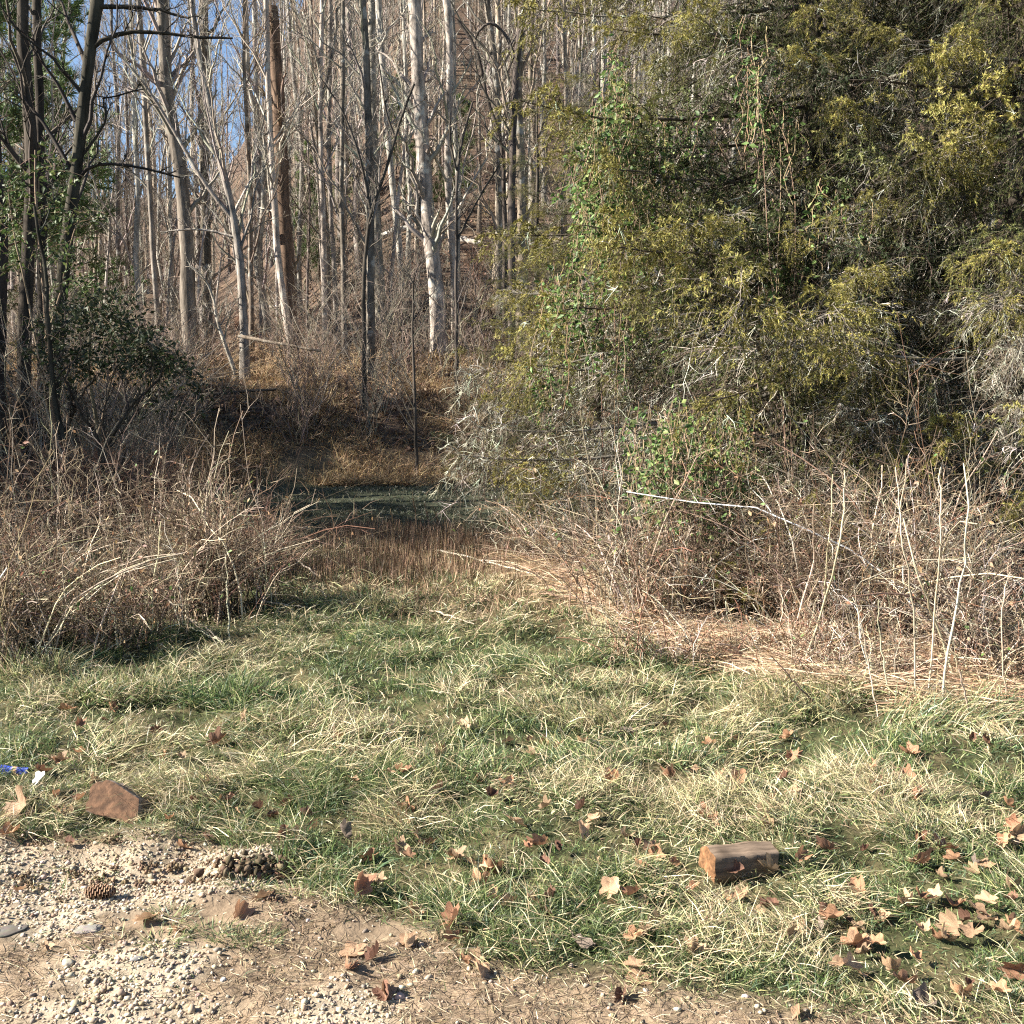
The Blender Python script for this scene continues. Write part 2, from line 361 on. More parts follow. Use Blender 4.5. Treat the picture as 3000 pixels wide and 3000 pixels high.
# ------------------------------------------------------------------ hero trees traced to their places
def hero(name, label, poly, d, w0, w1, col, nb=(10, 6, 4), t0=0.25, l1=(0.1, 0.25), m=M_bark, cat="tree", ext=None, dtop=None, ang=(30, 65), group=None, forks=(), twigm=M_twig):
    """poly: pixel outline of the trunk from base to top; d: its distance; w0,w1 widths in pixels"""
    dt = dtop if dtop is not None else d
    pts3 = [at(px, py, d + (dt - d) * i / (len(poly) - 1)) for i, (px, py) in enumerate(poly)]
    b = pts3[0].copy(); gz = float(H(b[0], b[1])); b[2] = gz - 0.15
    P = np.array([b] + ([q for q in pts3 if q[2] > gz + 0.12]))
    if ext: P = np.vstack([P, P[-1] + (P[-1] - P[-2]) / np.linalg.norm(P[-1] - P[-2]) * ext])
    seg = np.r_[0, np.cumsum(np.linalg.norm(np.diff(P, axis=0), axis=1))]; K = 18
    u = np.linspace(0, seg[-1], K); Q = np.stack([np.interp(u, seg, P[:, k]) for k in range(3)], 1)
    Q[1:-1] = 0.25 * Q[:-2] + 0.5 * Q[1:-1] + 0.25 * Q[2:]; Q[1:] += rng.normal(size=(K - 1, 3)) * 0.006 * np.array([1, 1, 0])
    vis = seg[-2] if ext else seg[-1]
    r = (w0 + (w1 - w0) * np.minimum(u / vis, 1.6)) * d / F * 0.5; r = np.maximum(r, 0.006); r[0] *= 1.35; r[1] *= 1.1
    if ext: r = r * (1 - 0.7 * np.clip((u - vis) / (seg[-1] - vis + 1e-6), 0, 1))
    tr, br = make_tree_mb(Q[None], r[None], col, *nb, t0=t0, l1=l1, S=10, ang=ang, twigc=np.minimum(np.array(col) * 1.35, 0.36))
    root = thing(name, label, cat, (b[0], b[1], gz), group)
    o = b * 1.0; o[2] = gz
    put("trunk", tr.mesh("trunk", m, o), root); put("branches", br.mesh("branches", twigm, o), root)
    for fp, fw0, fw1 in forks:
        Pf = np.array([at(px, py, d) for px, py in fp])
        seg = np.r_[0, np.cumsum(np.linalg.norm(np.diff(Pf, axis=0), axis=1))]; u = np.linspace(0, seg[-1], 10)
        Qf = np.stack([np.interp(u, seg, Pf[:, k]) for k in range(3)], 1); Qf[1:-1] = 0.25 * Qf[:-2] + 0.5 * Qf[1:-1] + 0.25 * Qf[2:]
        Qf[1:, 1] += np.cumsum(rng.normal(size=9)) * 0.04
        if Qf[0, 2] < float(H(Qf[0, 0], Qf[0, 1])) + 0.3: Qf[0, 2] = float(H(Qf[0, 0], Qf[0, 1])) - 0.1
        rf = np.linspace(fw0, fw1, 10) * d / F * 0.5
        f1, f2 = make_tree_mb(Qf[None], rf[None], col, max(nb[0] // 2, 3), nb[1], nb[2], t0=0.2, l1=(0.12, 0.35), S=7, twigc=np.array(col))
        lo = put("limb", f1.mesh("limb", m, o), root); put("twigs", f2.mesh("twigs", twigm, o), lo)
    return root
PBARK = (0.27, 0.24, 0.20); MB_ = (0.16, 0.135, 0.11); BRN = (0.15, 0.10, 0.07); DK = (0.07, 0.06, 0.05)
hero("bare_tree", "forked grey tree leaning left, growing from the foot of the bank", [(718, 1135), (716, 1000), (712, 850), (692, 650), (652, 500), (622, 330), (575, 150), (560, -20)], 22.5, 28, 13, PBARK, (22, 7, 4), ext=3,
     forks=[([(702, 1130), (672, 1040), (640, 950), (618, 820), (560, 780)], 15, 5), ([(690, 650), (600, 540), (500, 370), (430, 250), (340, 150)], 13, 6),
            ([(640, 470), (600, 385), (560, 370)], 9, 5), ([(700, 700), (620, 675), (560, 670), (470, 680)], 8, 4)])
hero("snag_tree", "thick brown barked dead trunk with broken top beside a pale thin trunk", [(858, 1040), (848, 900), (836, 700), (822, 480), (815, 300), (798, 20)], 26, 44, 34, BRN, (14, 4, 3), t0=0.2, l1=(0.04, 0.12), m=M_darkbark)
hero("bare_tree", "pale thin tree pressed close against the thick brown trunk", [(862, 1075), (848, 980), (818, 800), (800, 520), (787, 300), (778, -20)], 25.3, 22, 14, PBARK, (16, 6, 4), ext=4)
hero("bare_tree", "dark straight thin tree beside the broad pale based trunk", [(1088, 1090), (1086, 900), (1085, 560), (1078, 300), (1062, -20)], 23, 26, 20, MB_, (16, 6, 4), ext=3)
hero("bare_tree", "pale broad based tree behind the dark straight thin one", [(1118, 915), (1108, 780), (1098, 560), (1094, 400), (1090, 200), (1088, -20)], 29, 32, 18, PBARK, (12, 6, 4), ext=5)
hero("bare_tree", "slim grey tree tapering above the pale fallen logs", [(1178, 770), (1166, 700), (1152, 560), (1140, 430), (1128, 300), (1115, 130), (1108, -20)], 33, 18, 18, PBARK, (10, 6, 4), ext=5)
hero("bare_tree", "large half sunlit grey tree with stubby broken branches above the brush bank", [(1288, 1000), (1282, 900), (1266, 750), (1246, 550), (1236, 400), (1224, 200), (1212, -20)], 25.5, 46, 36, PBARK, (22, 6, 4), t0=0.12, l1=(0.05, 0.18), ext=4)
hero("bare_tree", "pale slender tree standing right of the large stubby branched tree", [(1338, 1050), (1334, 900), (1326, 690), (1308, 560), (1312, 430), (1318, 250), (1322, 100), (1305, -20)], 26, 22, 22, PBARK, (12, 6, 4), ext=4)
hero("sapling", "dark forked sapling crossing in front of the pale trunks", [(1066, 1010), (1066, 800), (1082, 630), (1100, 580), (1152, 440), (1158, 390), (1212, 245)], 20.6, 15, 7, DK, (10, 6, 4), t0=0.35, m=M_darkbark,
     forks=[([(1156, 400), (1130, 330), (1120, 250), (1105, 160)], 7, 4), ([(1084, 610), (1060, 470), (1010, 330), (940, 230)], 9, 4)])
hero("sapling", "thin dark forked sapling beside the spruce's left boughs", [(1338, 1010), (1336, 800), (1337, 610), (1340, 490), (1358, 380), (1385, 300)], 21, 12, 6, DK, (8, 6, 4), t0=0.3, m=M_darkbark,
     forks=[([(1338, 500), (1320, 430), (1318, 330)], 7, 4), ([(1340, 700), (1400, 580), (1470, 470)], 7, 4)])
hero("sapling", "dark upright sapling growing out of the brush at the bank's foot", [(1218, 1220), (1212, 1080), (1208, 960), (1212, 800)], 18.9, 11, 5, DK, (14, 6, 3), t0=0.2, l1=(0.2, 0.4), m=M_darkbark)
hero("bare_tree", "dark crooked tree arching left above the spruce", [(1480, 640), (1472, 400), (1446, 344), (1417, 269), (1417, 199), (1392, 124), (1340, 60)], 27, 16, 9, DK, (10, 6, 4), t0=0.4, m=M_darkbark)
hero("bare_tree", "dark tree with a bent over arching limb above the evergreen", [(1500, 700), (1502, 420), (1506, 300), (1514, 160), (1530, 60), (1538, -20)], 24, 24, 18, DK, (10, 6, 4), t0=0.4, m=M_darkbark, ext=3,
     forks=[([(1508, 170), (1490, 110), (1445, 62), (1405, 80), (1392, 110)], 12, 6)])
hero("bare_tree", "dark leaning tree going up to the right behind the spruce tip", [(1462, 600), (1456, 207), (1440, 124), (1434, 70), (1424, -20)], 30, 20, 18, MB_, (10, 6, 4), ext=4)
hero("bare_tree", "pale slim tree with lichen blotches on the left slope", [(468, 985), (450, 777), (432, 466), (414, 130), (405, -20)], 25, 17, 13, PBARK, (16, 7, 4), ext=4)
hero("bare_tree", "thick dark trunk rising behind the forked grey tree's low limbs", [(568, 1100), (552, 900), (545, 650), (524, 466), (482, 260), (478, 50), (476, -20)], 23.5, 46, 30, MB_, (20, 7, 4), t0=0.3, m=M_darkbark, ext=3)
hero("bare_tree", "straight grey trunk between the pines and the leaning forked tree", [(605, 820), (603, 650), (596, 415), (601, 260), (596, -20)], 31, 30, 24, MB_, (16, 7, 4), ext=4)
hero("bare_tree", "white barked slim tree with paired upright limbs", [(952, 980), (950, 760), (945, 600), (938, 400), (940, 200), (945, -20)], 27, 16, 12, PBARK, (14, 7, 4), ext=4, forks=[([(942, 210), (915, 120), (885, 30)], 8, 5), ([(941, 300), (975, 150), (985, 20)], 9, 6)])
hero("bare_tree", "slim pale tree next to the white paired limb tree", [(985, 900), (975, 700), (962, 480), (965, 250), (968, -20)], 28, 15, 12, PBARK, (14, 7, 4), ext=4)
hero("bare_tree", "thin cream trunk with a charred base on the leaf slope", [(875, 715), (885, 560), (885, 400), (862, 250), (845, 60), (840, -20)], 36, 14, 12, PBARK, (12, 7, 4), ext=4)
hero("bare_tree", "slender whitish trunk left of the broken brown trunk", [(765, 860), (760, 700), (757, 400), (748, 150), (744, -20)], 29, 16, 13, PBARK, (12, 7, 4), ext=4)
hero("bare_tree", "slender tan trunk on the open leaf slope", [(1010, 1010), (1008, 850), (1000, 600), (1004, 300), (1006, -20)], 25, 15, 12, MB_, (12, 7, 4), ext=4)
# the group at the left edge, its shade put into the dark bark colour
hero("bare_tree", "dark trunk at the left edge with a leafy sapling before it", [(70, 1330), (66, 1100), (78, 860), (90, 600), (105, 440), (80, 290), (62, 130), (66, -20)], 15.5, 44, 30, DARK, (14, 6, 4), t0=0.4, m=M_darkbark, ext=3)
hero("bare_tree", "slimmer dark trunk beside the left edge trunk", [(128, 1330), (125, 1000), (122, 700), (120, 420), (113, 180), (106, -20)], 16.2, 30, 22, DARK, (14, 6, 4), t0=0.4, m=M_darkbark, ext=3)
hero("bare_tree", "dark trunk leaning right with long arching limbs at the wood's edge", [(150, 1330), (175, 900), (205, 590), (226, 480), (246, 330), (266, 130), (287, -20)], 14.8, 36, 32, DARK, (12, 6, 4), t0=0.4, m=M_darkbark, ext=3,
     forks=[([(262, 150), (340, 95), (430, 90), (560, 105), (680, 110)], 14, 6), ([(285, 20), (360, 20), (460, 25), (560, 60)], 14, 6),
            ([(230, 470), (330, 330), (270, 290), (420, 260)], 8, 4), ([(215, 560), (260, 480), (380, 480), (520, 515)], 12, 5)])
hero("bare_tree", "dark trunk cut by the left edge behind the bramble", [(0, 1350), (-5, 1000), (5, 700), (-20, 400), (-60, 0)], 14, 40, 34, DARK, (8, 5, 3), t0=0.4, m=M_darkbark, ext=3)
hero("sapling", "dark multi stemmed shrub with a long bowed limb behind the bramble", [(300, 1340), (330, 1270), (390, 1180), (430, 1150), (478, 1100), (490, 1040)], 11.5, 14, 6, DARK, (10, 7, 4), t0=0.25, l1=(0.2, 0.4), m=M_darkbark,
     forks=[([(300, 1330), (270, 1250), (235, 1190), (200, 1100)], 12, 6), ([(190, 1290), (155, 1200), (140, 1000), (130, 850), (90, 600)], 18, 8), ([(175, 1290), (230, 1170), (290, 1100)], 12, 5)])

# ------------------------------------------------------------------ leaf helper
def leaves(mb, pos, D, L, W, col):
    """pointed folded leaves: 4 triangles"""
    N = len(pos); side = nrm(np.cross(D, nrm(rng.normal(size=(N, 3)) + np.array([-0.5, -0.4, 0.9])))); up = np.cross(side, D)
    a = pos; e = pos + D * L[:, None]; m = pos + D * (L * 0.42)[:, None] - up * (W * 0.12)[:, None]
    l = m + side * (W * 0.5)[:, None] + up * (W * 0.25)[:, None]; r = m - side * (W * 0.5)[:, None] + up * (W * 0.25)[:, None]
    V = np.stack([a, l, e, r, m], 1); k = (np.arange(N) * 5)[:, None, None]
    mb.add(V, np.repeat(col, 5, 0), t=k + np.array([[[0, 4, 1], [1, 4, 2], [2, 4, 3], [3, 4, 0]]]))

# leafy evergreen sapling at left edge
def leafy(name, label, blobs, d, stems, lcol, llen, nstr, ndp=0.5, nleafobj=0):
    root_p = None; tw, lv = MB(), MB(); obs = []
    st = []
    for poly, w in stems:
        P = np.array([at(px, py, d) for px, py in poly]); seg = np.r_[0, np.cumsum(np.linalg.norm(np.diff(P, axis=0), axis=1))]
        u = np.linspace(0, seg[-1], 10); Q = np.stack([np.interp(u, seg, P[:, k]) for k in range(3)], 1); Q[1:, 1] += np.cumsum(rng.normal(size=9)) * 0.03
        gz = float(H(Q[0, 0], Q[0, 1]))
        if abs(Q[0, 2] - gz) < 0.6: Q[0, 2] = gz - 0.05
        if root_p is None: root_p = np.array([Q[0, 0], Q[0, 1], gz])
        st.append((Q, np.linspace(w, w * 0.35, 10) * d / F * 0.5))
    Ps = np.array([a for a, b in st]); rs = np.array([b for a, b in st]); tubes(tw, Ps, rs, 6, jit((0.20, 0.16, 0.11), len(Ps), 0.1))
    for (bx, by, rx, ry, n) in blobs:
        a = rng.uniform(0, 6.28, n); q = np.sqrt(rng.random(n))
        S0 = np.array([at(bx + rx * q[i] * math.cos(a[i]), by + ry * q[i] * math.sin(a[i]), d + rng.normal() * ndp) for i in range(n)])
        D = nrm(rng.normal(size=(n, 3)) * np.array([1, 1, 0.6]) + np.array([0.1, -0.2, 0.2])); L = rng.uniform(0.2, 0.5, n)
        s = np.linspace(0, 1, 5)[None, :, None]; P = S0[:, None] + D[:, None] * L[:, None, None] * s + np.array([0, 0, -0.3]) * L[:, None, None] * s ** 2
        tubes(tw, P, np.full((n, 5), 0.003), 3, jit((0.2, 0.15, 0.1), n))
        m = nstr; i = np.repeat(np.arange(n), m); t = rng.uniform(0, 1, n * m)[:, None]
        pos = P[i, 0] * (1 - t) + P[i, 4] * t + rng.normal(size=(n * m, 3)) * 0.03
        Dl = nrm(D[i] + rng.normal(size=(n * m, 3)) * 0.8 + np.array([0, 0, -0.3]))
        Ll = rng.uniform(0.7, 1.3, n * m) * llen; leaves(lv, pos, Dl, Ll, Ll * 0.5, jit(pick(lcol, np.ones(len(lcol)), n * m), n * m, 0.2))
    root = thing(name, label, "shrub" if "sapling" in name or "shrub" in name else "vine", root_p)
    put("stem", tw.mesh("stem", M_darkbark, root_p), root); tag(put("foliage", lv.mesh("foliage", M_leaf, root_p), root), kind="stuff")
    return root
HOLLY = [(0.075, 0.125, 0.035), (0.10, 0.16, 0.045), (0.05, 0.085, 0.025), (0.16, 0.19, 0.06)]
leafy("leafy_sapling", "glossy green leaved sapling growing before the dark left trunks", [(70, 560, 90, 110, 30), (180, 640, 60, 110, 24), (40, 720, 90, 90, 24), (120, 480, 50, 40, 8), (215, 800, 50, 80, 12), (20, 600, 40, 60, 10)], 13,
      [([(160, 1330), (150, 1150), (118, 900), (112, 700), (104, 520), (104, 440)], 16), ([(150, 1250), (90, 900), (50, 700), (30, 560)], 9), ([(130, 1000), (180, 800), (215, 640)], 8)], [(0.05, 0.08, 0.025), (0.07, 0.105, 0.032), (0.035, 0.06, 0.02), (0.11, 0.13, 0.045)], 0.07, 10)
leafy("evergreen_shrub", "dark drooping evergreen shrub in shade behind the bramble", [(300, 900, 70, 50, 40), (370, 970, 70, 45, 45), (440, 1030, 70, 40, 45), (500, 1080, 40, 40, 24), (250, 960, 90, 70, 40), (330, 1050, 110, 50, 40), (470, 1150, 30, 60, 14), (200, 1060, 80, 70, 26), (150, 960, 50, 90, 20)], 12.5,
      [([(300, 1330), (270, 1200), (255, 1050), (270, 900), (330, 920), (430, 1000), (520, 1100)], 14), ([(280, 1300), (330, 1100), (400, 1000)], 9)], [(0.035, 0.05, 0.02), (0.05, 0.065, 0.03), (0.028, 0.04, 0.02)], 0.06, 16, 0.7)

# ------------------------------------------------------------------ bare shrubs of the slope foot
def shrub_variant(n, h, col, spread=0.55):
    m = MB(); P0 = np.zeros((n, 7, 3)); s = np.linspace(0, 1, 7)
    for i in range(n):
        a = rng.uniform(0, 6.28); L = rng.uniform(0.5, 1.0) * h; k = rng.uniform(0.1, spread)
        P0[i, :, 0] = rng.normal() * 0.12 + math.cos(a) * L * (k * s + 0.5 * k * s ** 2); P0[i, :, 1] = rng.normal() * 0.12 + math.sin(a) * L * (k * s + 0.5 * k * s ** 2)
        P0[i, :, 2] = L * (s - 0.28 * s ** 2 * k * 2) - 0.05
    P0[:, 1:] += rng.normal(size=(n, 6, 3)) * 0.02 * h
    R0 = np.repeat(np.linspace(1, 0.35, 7)[None], n, 0) * rng.uniform(0.006, 0.013, (n, 1)); tubes(m, P0, R0, 4, jit(col, n, 0.25))
    B1, r1 = grow(P0, R0, 7, 0.2, 1, 0.15, 0.45, 20, 70, K=4, up=0.1, wob=0.12, rf=0.6, rmin=0.003); tubes(m, B1, r1, 3, jit(col, len(B1), 0.3))
    B2, r2 = grow(B1, r1, 4, 0.2, 1, 0.3, 0.7, 20, 70, K=3, up=0.0, wob=0.12, rf=0.6, rmin=0.002); tubes(m, B2, r2, 3, jit(np.array(col) * 1.15, len(B2), 0.3))
    return m
SV = [("grey brown twiggy bare shrub", shrub_variant(22, 1.5, (0.22, 0.165, 0.125)).mesh("stems", M_twig)),
      ("reddish brown twiggy bare shrub", shrub_variant(26, 1.1, (0.22, 0.125, 0.085), 0.8).mesh("stems", M_twig)),
      ("tall spindly grey bare shrub", shrub_variant(14, 2.8, (0.27, 0.225, 0.18), 0.4).mesh("stems", M_twig)),
      ("pale tan tangled dry shrub", shrub_variant(30, 1.0, (0.36, 0.26, 0.16), 1.0).mesh("stems", M_twig))]
def shrub_at(x, y, k, zone, s):
    lab, me = SV[k]; t = thing("bare_shrub", lab + " " + zone, "shrub", (x, y, float(H(x, y))), lab + "s " + zone, (0, 0, rng.uniform(0, 6.28)), s); put("stems", me, t)
for i in range(84):
    y = rng.uniform(19.4, 27); x = rng.uniform(-0.55, 0.12) * y
    shrub_at(x, y, int(rng.choice(4, p=[.35, .15, .3, .2])), "on the bank behind the meadow", rng.uniform(0.7, 1.3))
for i in range(160):
    y = rng.uniform(26, 50); x = rng.uniform(-0.55, 0.3) * y
    shrub_at(x, y, int(rng.choice(4, p=[.35, .15, .45, .05])), "among the trunks on the slope", rng.uniform(0.8, 1.5))
for i in range(22):
    p = at(rng.uniform(0, 560), 1300, rng.uniform(11.5, 18)); shrub_at(p[0], p[1], int(rng.choice([0, 1, 2])), "in the shade at the meadow's left end", rng.uniform(0.8, 1.4))

# fallen timber on the slope
def log(name, label, a, b, w, col, m=M_bark, da=None, db=None, stubs=6):
    A = gp(*a) if da is None else at(*a, da); B = gp(*b) if db is None else at(*b, db)
    r = w * A[1] / F * 0.5; s = np.linspace(0, 1, 10)[:, None]; P = A + (B - A) * s; P[:, 2] = np.maximum(P[:, 2], H(P[:, 0], P[:, 1]) + r * 0.6); P[1:-1] += rng.normal(size=(8, 3)) * r * 0.15
    tr, br = MB(), MB(); Rr = (np.linspace(1, 0.6, 10) * r)[None]; Rr[0, 0] *= .9
    tubes(tr, P[None], Rr, 9, np.array([col]), 0.08)
    for e, rr_ in ((0, Rr[0, 0]), (9, Rr[0, 9])):
        d = nrm(P[1] - P[0]); cap = np.array([[P[e] - d * 1e-3 * (1 if e == 0 else -1), P[e] + d * 1e-3 * (1 if e == 0 else -1)]]); tubes(tr, cap, np.array([[0.001, rr_]]), 9, np.array([col]) * 1.3)
    o = P[0].copy(); o[2] = float(H(o[0], o[1])); root = thing(name, label, "log", o)
    put("trunk", tr.mesh("trunk", m, o), root)
    if stubs:
        B1, r1 = grow(P[None], Rr, stubs, 0.1, 1, 0.08, 0.3, 40, 80, K=4, up=0.3, rf=0.3, rmin=0.008); tubes(br, B1, r1, 4, jit(col, len(B1))); put("branch_stubs", br.mesh("branch_stubs", M_twig, o), root)
log("fallen_log", "pale weathered log lying across the leaf slope", (1120, 700), (1290, 668), 22, (0.45, 0.42, 0.37))
log("fallen_log", "pale broken log lying right of the large stubby tree", (1325, 700), (1410, 720), 20, (0.45, 0.41, 0.36))
log("fallen_log", "dark rotten log with spiky stubs sloping down the bank", (1150, 1085), (1275, 1005), 26, (0.06, 0.05, 0.045), M_darkbark, stubs=22)
log("fallen_log", "dead log with peeling bark propped on the bank", (1075, 1010), (1160, 940), 24, (0.2, 0.17, 0.14), stubs=8)
log("fallen_log", "long thin fallen pole leaning across the bank", (700, 985), (938, 1028), 11, (0.25, 0.2, 0.15), da=22, db=21, stubs=5)
log("fallen_log", "low dark fallen branch bowed across the bank's foot", (560, 1160), (810, 1140), 12, (0.07, 0.06, 0.05), M_darkbark, da=20.5, db=20.5, stubs=10)
log("fallen_log", "grey fallen trunk seen through the spruce boughs", (2030, 735), (2230, 690), 40, (0.42, 0.37, 0.32), da=24, db=25, stubs=3)
log("fallen_log", "thin pale fallen branch on the slope left of the charred tree", (770, 905), (900, 880), 8, (0.4, 0.36, 0.3), stubs=6)

# ================================================================== SPRUCES
def bough(kind):
    """unit bough along +x; kind 0 green, 1 half dead with lichen, 2 dead bare lichen, 3 sparse dark"""
    w, nd, lc = MB(), MB(), MB()
    s = np.linspace(0, 1, 12); dr = rng.uniform(0.16, 0.30)
    P = np.stack([s, 0.03 * np.cumsum(rng.normal(size=12)) * s / 2, -dr * s + dr * 0.55 * s ** 2.5], 1)[None]; Rr = (0.0085 * (1 - 0.85 * s))[None]
    wc = np.array((0.07, 0.056, 0.045)) if kind in (0, 3) else np.array((0.15, 0.135, 0.115))
    tubes(w, P, Rr, 5, wc[None])
    L1, r1 = grow(P, Rr, 44 if kind != 3 else 34, 0.12, 1.0, 0.20, 0.38, 40, 70, K=6, up=-0.05, curve=-0.25, wob=0.07, rf=0.45, taper=0.62, rmin=0.0013, flatz=0.35)
    tubes(w, L1, r1, 3, jit(wc, len(L1), 0.2))
    nsub = {0: 8, 1: 9, 2: 11, 3: 7}[kind]
    L2, r2 = grow(L1, r1, nsub, 0.1, 1.0, 0.2, 0.55, 25, 75, K=4, up=-0.25, curve=-0.35, wob=0.14, rf=0.6, taper=0.3, rmin=0.0009)
    dead = rng.random(len(L2)) < {0: 0.08, 1: 0.6, 2: 1.0, 3: 0.3}[kind]
    if kind == 1: dead &= (L2[:, 0, 0] < 0.75)
    lich = jit(pick([(0.36, 0.35, 0.28), (0.18, 0.15, 0.11), (0.58, 0.56, 0.48), (0.09, 0.07, 0.05)], [2, 3, 1.6, 4], len(L2)), len(L2), 0.15)  # lichen and bark tones, skewed dark to suggest shaded gaps between twigs
    tubes(w, L2[~dead], r2[~dead], 3, jit(wc * 1.2, int((~dead).sum()), 0.2))
    if dead.any():
        tubes(lc, L2[dead], r2[dead] * 1.15, 3, lich[dead])
        L3, r3 = grow(L2[dead], r2[dead], 4 if kind != 3 else 2, 0.1, 1.0, 0.35, 0.9, 30, 90, K=3, up=-0.2, wob=0.25, rf=0.7, rmin=0.0008)
        tubes(lc, L3, r3, 3, np.repeat(lich[dead], 4 if kind != 3 else 2, 0) * rng.uniform(0.8, 1.2, (len(L3), 1)))
    lv = L2[~dead]
    if len(lv):
        for src, n in ((lv, 28), (L1, 34)):
            if src is L1 and kind in (1, 2): continue
            i = np.repeat(np.arange(len(src)), n); t = rng.uniform(0.1, 1, len(i)) * (src.shape[1] - 1); k = np.minimum(t.astype(int), src.shape[1] - 2); a = (t - k)[:, None]
            p = src[i, k] * (1 - a) + src[i, k + 1] * a; tn = nrm(src[i, k + 1] - src[i, k])
            D = nrm(tn * 0.9 + rng.normal(size=p.shape) * 0.75)
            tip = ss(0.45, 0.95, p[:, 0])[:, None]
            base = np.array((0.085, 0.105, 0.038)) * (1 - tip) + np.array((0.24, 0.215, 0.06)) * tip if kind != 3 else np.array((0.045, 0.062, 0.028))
            V = np.stack([p - np.cross(D, tn) * 0.0018, p + np.cross(D, tn) * 0.0018, p + D * rng.uniform(0.009, 0.016, (len(p), 1))], 1)
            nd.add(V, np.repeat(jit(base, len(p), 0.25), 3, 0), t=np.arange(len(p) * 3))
    out = [("wood", w.mesh("wood", M_darkbark))]
    if nd.n: out.append(("needles", nd.mesh("needles", M_needle, smooth=False)))
    if lc.n: out.append(("lichen", lc.mesh("lichen", M_lichen)))
    return out
BV = {0: [bough(0) for _ in range(3)], 1: [bough(1) for _ in range(3)], 2: [bough(2) for _ in range(3)], 3: [bough(3) for _ in range(2)]}
def spruce(label, x, y, h, r0, zs, lenf, kindf, azf=None, group=None, off=False):
    g = float(H(x, y)); root = thing("spruce_tree", label, "tree", (x, y, g), group)
    s = np.linspace(0, 1, 14); P = np.stack([np.cumsum(rng.normal(size=14)) * 0.012, np.cumsum(rng.normal(size=14)) * 0.012, h * s - 0.2], 1)
    P[0, :2] = 0; tr = MB(); tubes(tr, P[None], (r0 * (1 - 0.9 * s) * (1 + 0.35 * np.exp(-s * 30)))[None], 12, np.array([DARK]) * 1.1, 0.05)
    put("trunk", tr.mesh("trunk", M_darkbark), root)
    az = rng.uniform(0, 6.28)
    for i, zz in enumerate(zs):
        az += 2.4 + rng.normal() * 0.3
        a = az if azf is None else azf(i, az)
        L = lenf(zz, a) * rng.uniform(0.75, 1.15); k = kindf(zz, a); v = BV[k][int(rng.integers(len(BV[k])))]
        bo = put(v[0][0] if False else "bough", v[0][1], root, (np.interp(zz, P[:, 2], P[:, 0]), np.interp(zz, P[:, 2], P[:, 1]), zz), (rng.normal() * 0.25, -rng.normal() * 0.12 + rng.uniform(-0.1, 0.1), a), L)
        for nm, me in v[1:]: put(nm, me, bo)
    return root
# A: trunk seen mid-right, B: trunk at the right edge, then others behind, and the shading trees to the left
ax_, ay_ = at(2350, 1500, 9.6)[:2]; bx_, by_ = at(2950, 1500, 8.3)[:2]
def kA(z, a):
    r = rng.random()
    if z < 1.7: return 2 if r < 0.75 else 1
    if z < 3.2: return 1 if r < 0.35 else (2 if r < 0.45 else 0)
    return 0 if r < 0.72 else (1 if r < 0.85 else 3)
spruce("lichen hung spruce overgrown with green vine, trunk glimpsed between boughs", ax_, ay_, 11, 0.115, np.linspace(0.55, 6.6, 130), lambda z, a: (2.75 - 0.15 * z) * (1.15 if math.cos(a) < -0.3 else 1.0), kA)
spruce("spruce with dark bare lower trunk and bleached dead boughs, standing beside tall dry stalks", bx_, by_, 12, 0.13, np.linspace(0.9, 6.4, 90), lambda z, a: 2.3 - 0.12 * z,
       lambda z, a: (2 if rng.random() < 0.8 else 1) if z < 2.3 else (0 if rng.random() < 0.55 else (3 if rng.random() < 0.5 else 1)))
cx_, cy_ = at(2680, 1500, 12.0)[:2]
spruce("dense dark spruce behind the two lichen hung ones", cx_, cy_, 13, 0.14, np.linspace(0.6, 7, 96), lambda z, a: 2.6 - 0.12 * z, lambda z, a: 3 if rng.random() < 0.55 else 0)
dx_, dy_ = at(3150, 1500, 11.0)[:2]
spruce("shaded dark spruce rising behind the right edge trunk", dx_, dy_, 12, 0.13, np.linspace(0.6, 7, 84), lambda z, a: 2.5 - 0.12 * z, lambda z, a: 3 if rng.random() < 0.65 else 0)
ex_, ey_ = at(1750, 1500, 11.6)[:2]
spruce("small yellow green spruce draped in vine at the thicket's left end", ex_, ey_, 5.4, 0.07, np.linspace(0.7, 5.0, 64), lambda z, a: 1.75 - 0.24 * z, lambda z, a: 0 if rng.random() < (0.75 if z > 2 else 0.4) else (1 if rng.random() < .6 else 2))
fx_, fy_ = at(1560, 1500, 14.5)[:2]
spruce("young dark green spruce in front of the arching dark tree", fx_, fy_, 6.0, 0.07, np.linspace(0.8, 5.8, 60), lambda z, a: 1.6 - 0.22 * z, lambda z, a: 0 if rng.random() < 0.8 else 3)
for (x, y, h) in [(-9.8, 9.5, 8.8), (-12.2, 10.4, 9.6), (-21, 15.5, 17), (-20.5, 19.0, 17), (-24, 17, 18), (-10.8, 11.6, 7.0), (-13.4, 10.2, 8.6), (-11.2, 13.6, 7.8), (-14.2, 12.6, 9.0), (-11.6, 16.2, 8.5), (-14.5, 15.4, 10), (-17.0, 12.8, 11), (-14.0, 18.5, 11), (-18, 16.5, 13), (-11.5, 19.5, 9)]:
    spruce("tall spruce in the row shading the meadow beyond the bramble", x, y, h, 0.17, np.linspace(1.0, h - 0.7, 66), lambda z, a, h=h: 2.6 * (1 - z / h) ** 0.6 + 0.35, lambda z, a: 0 if rng.random() < 0.6 else 3, group="spruces shading the meadow")

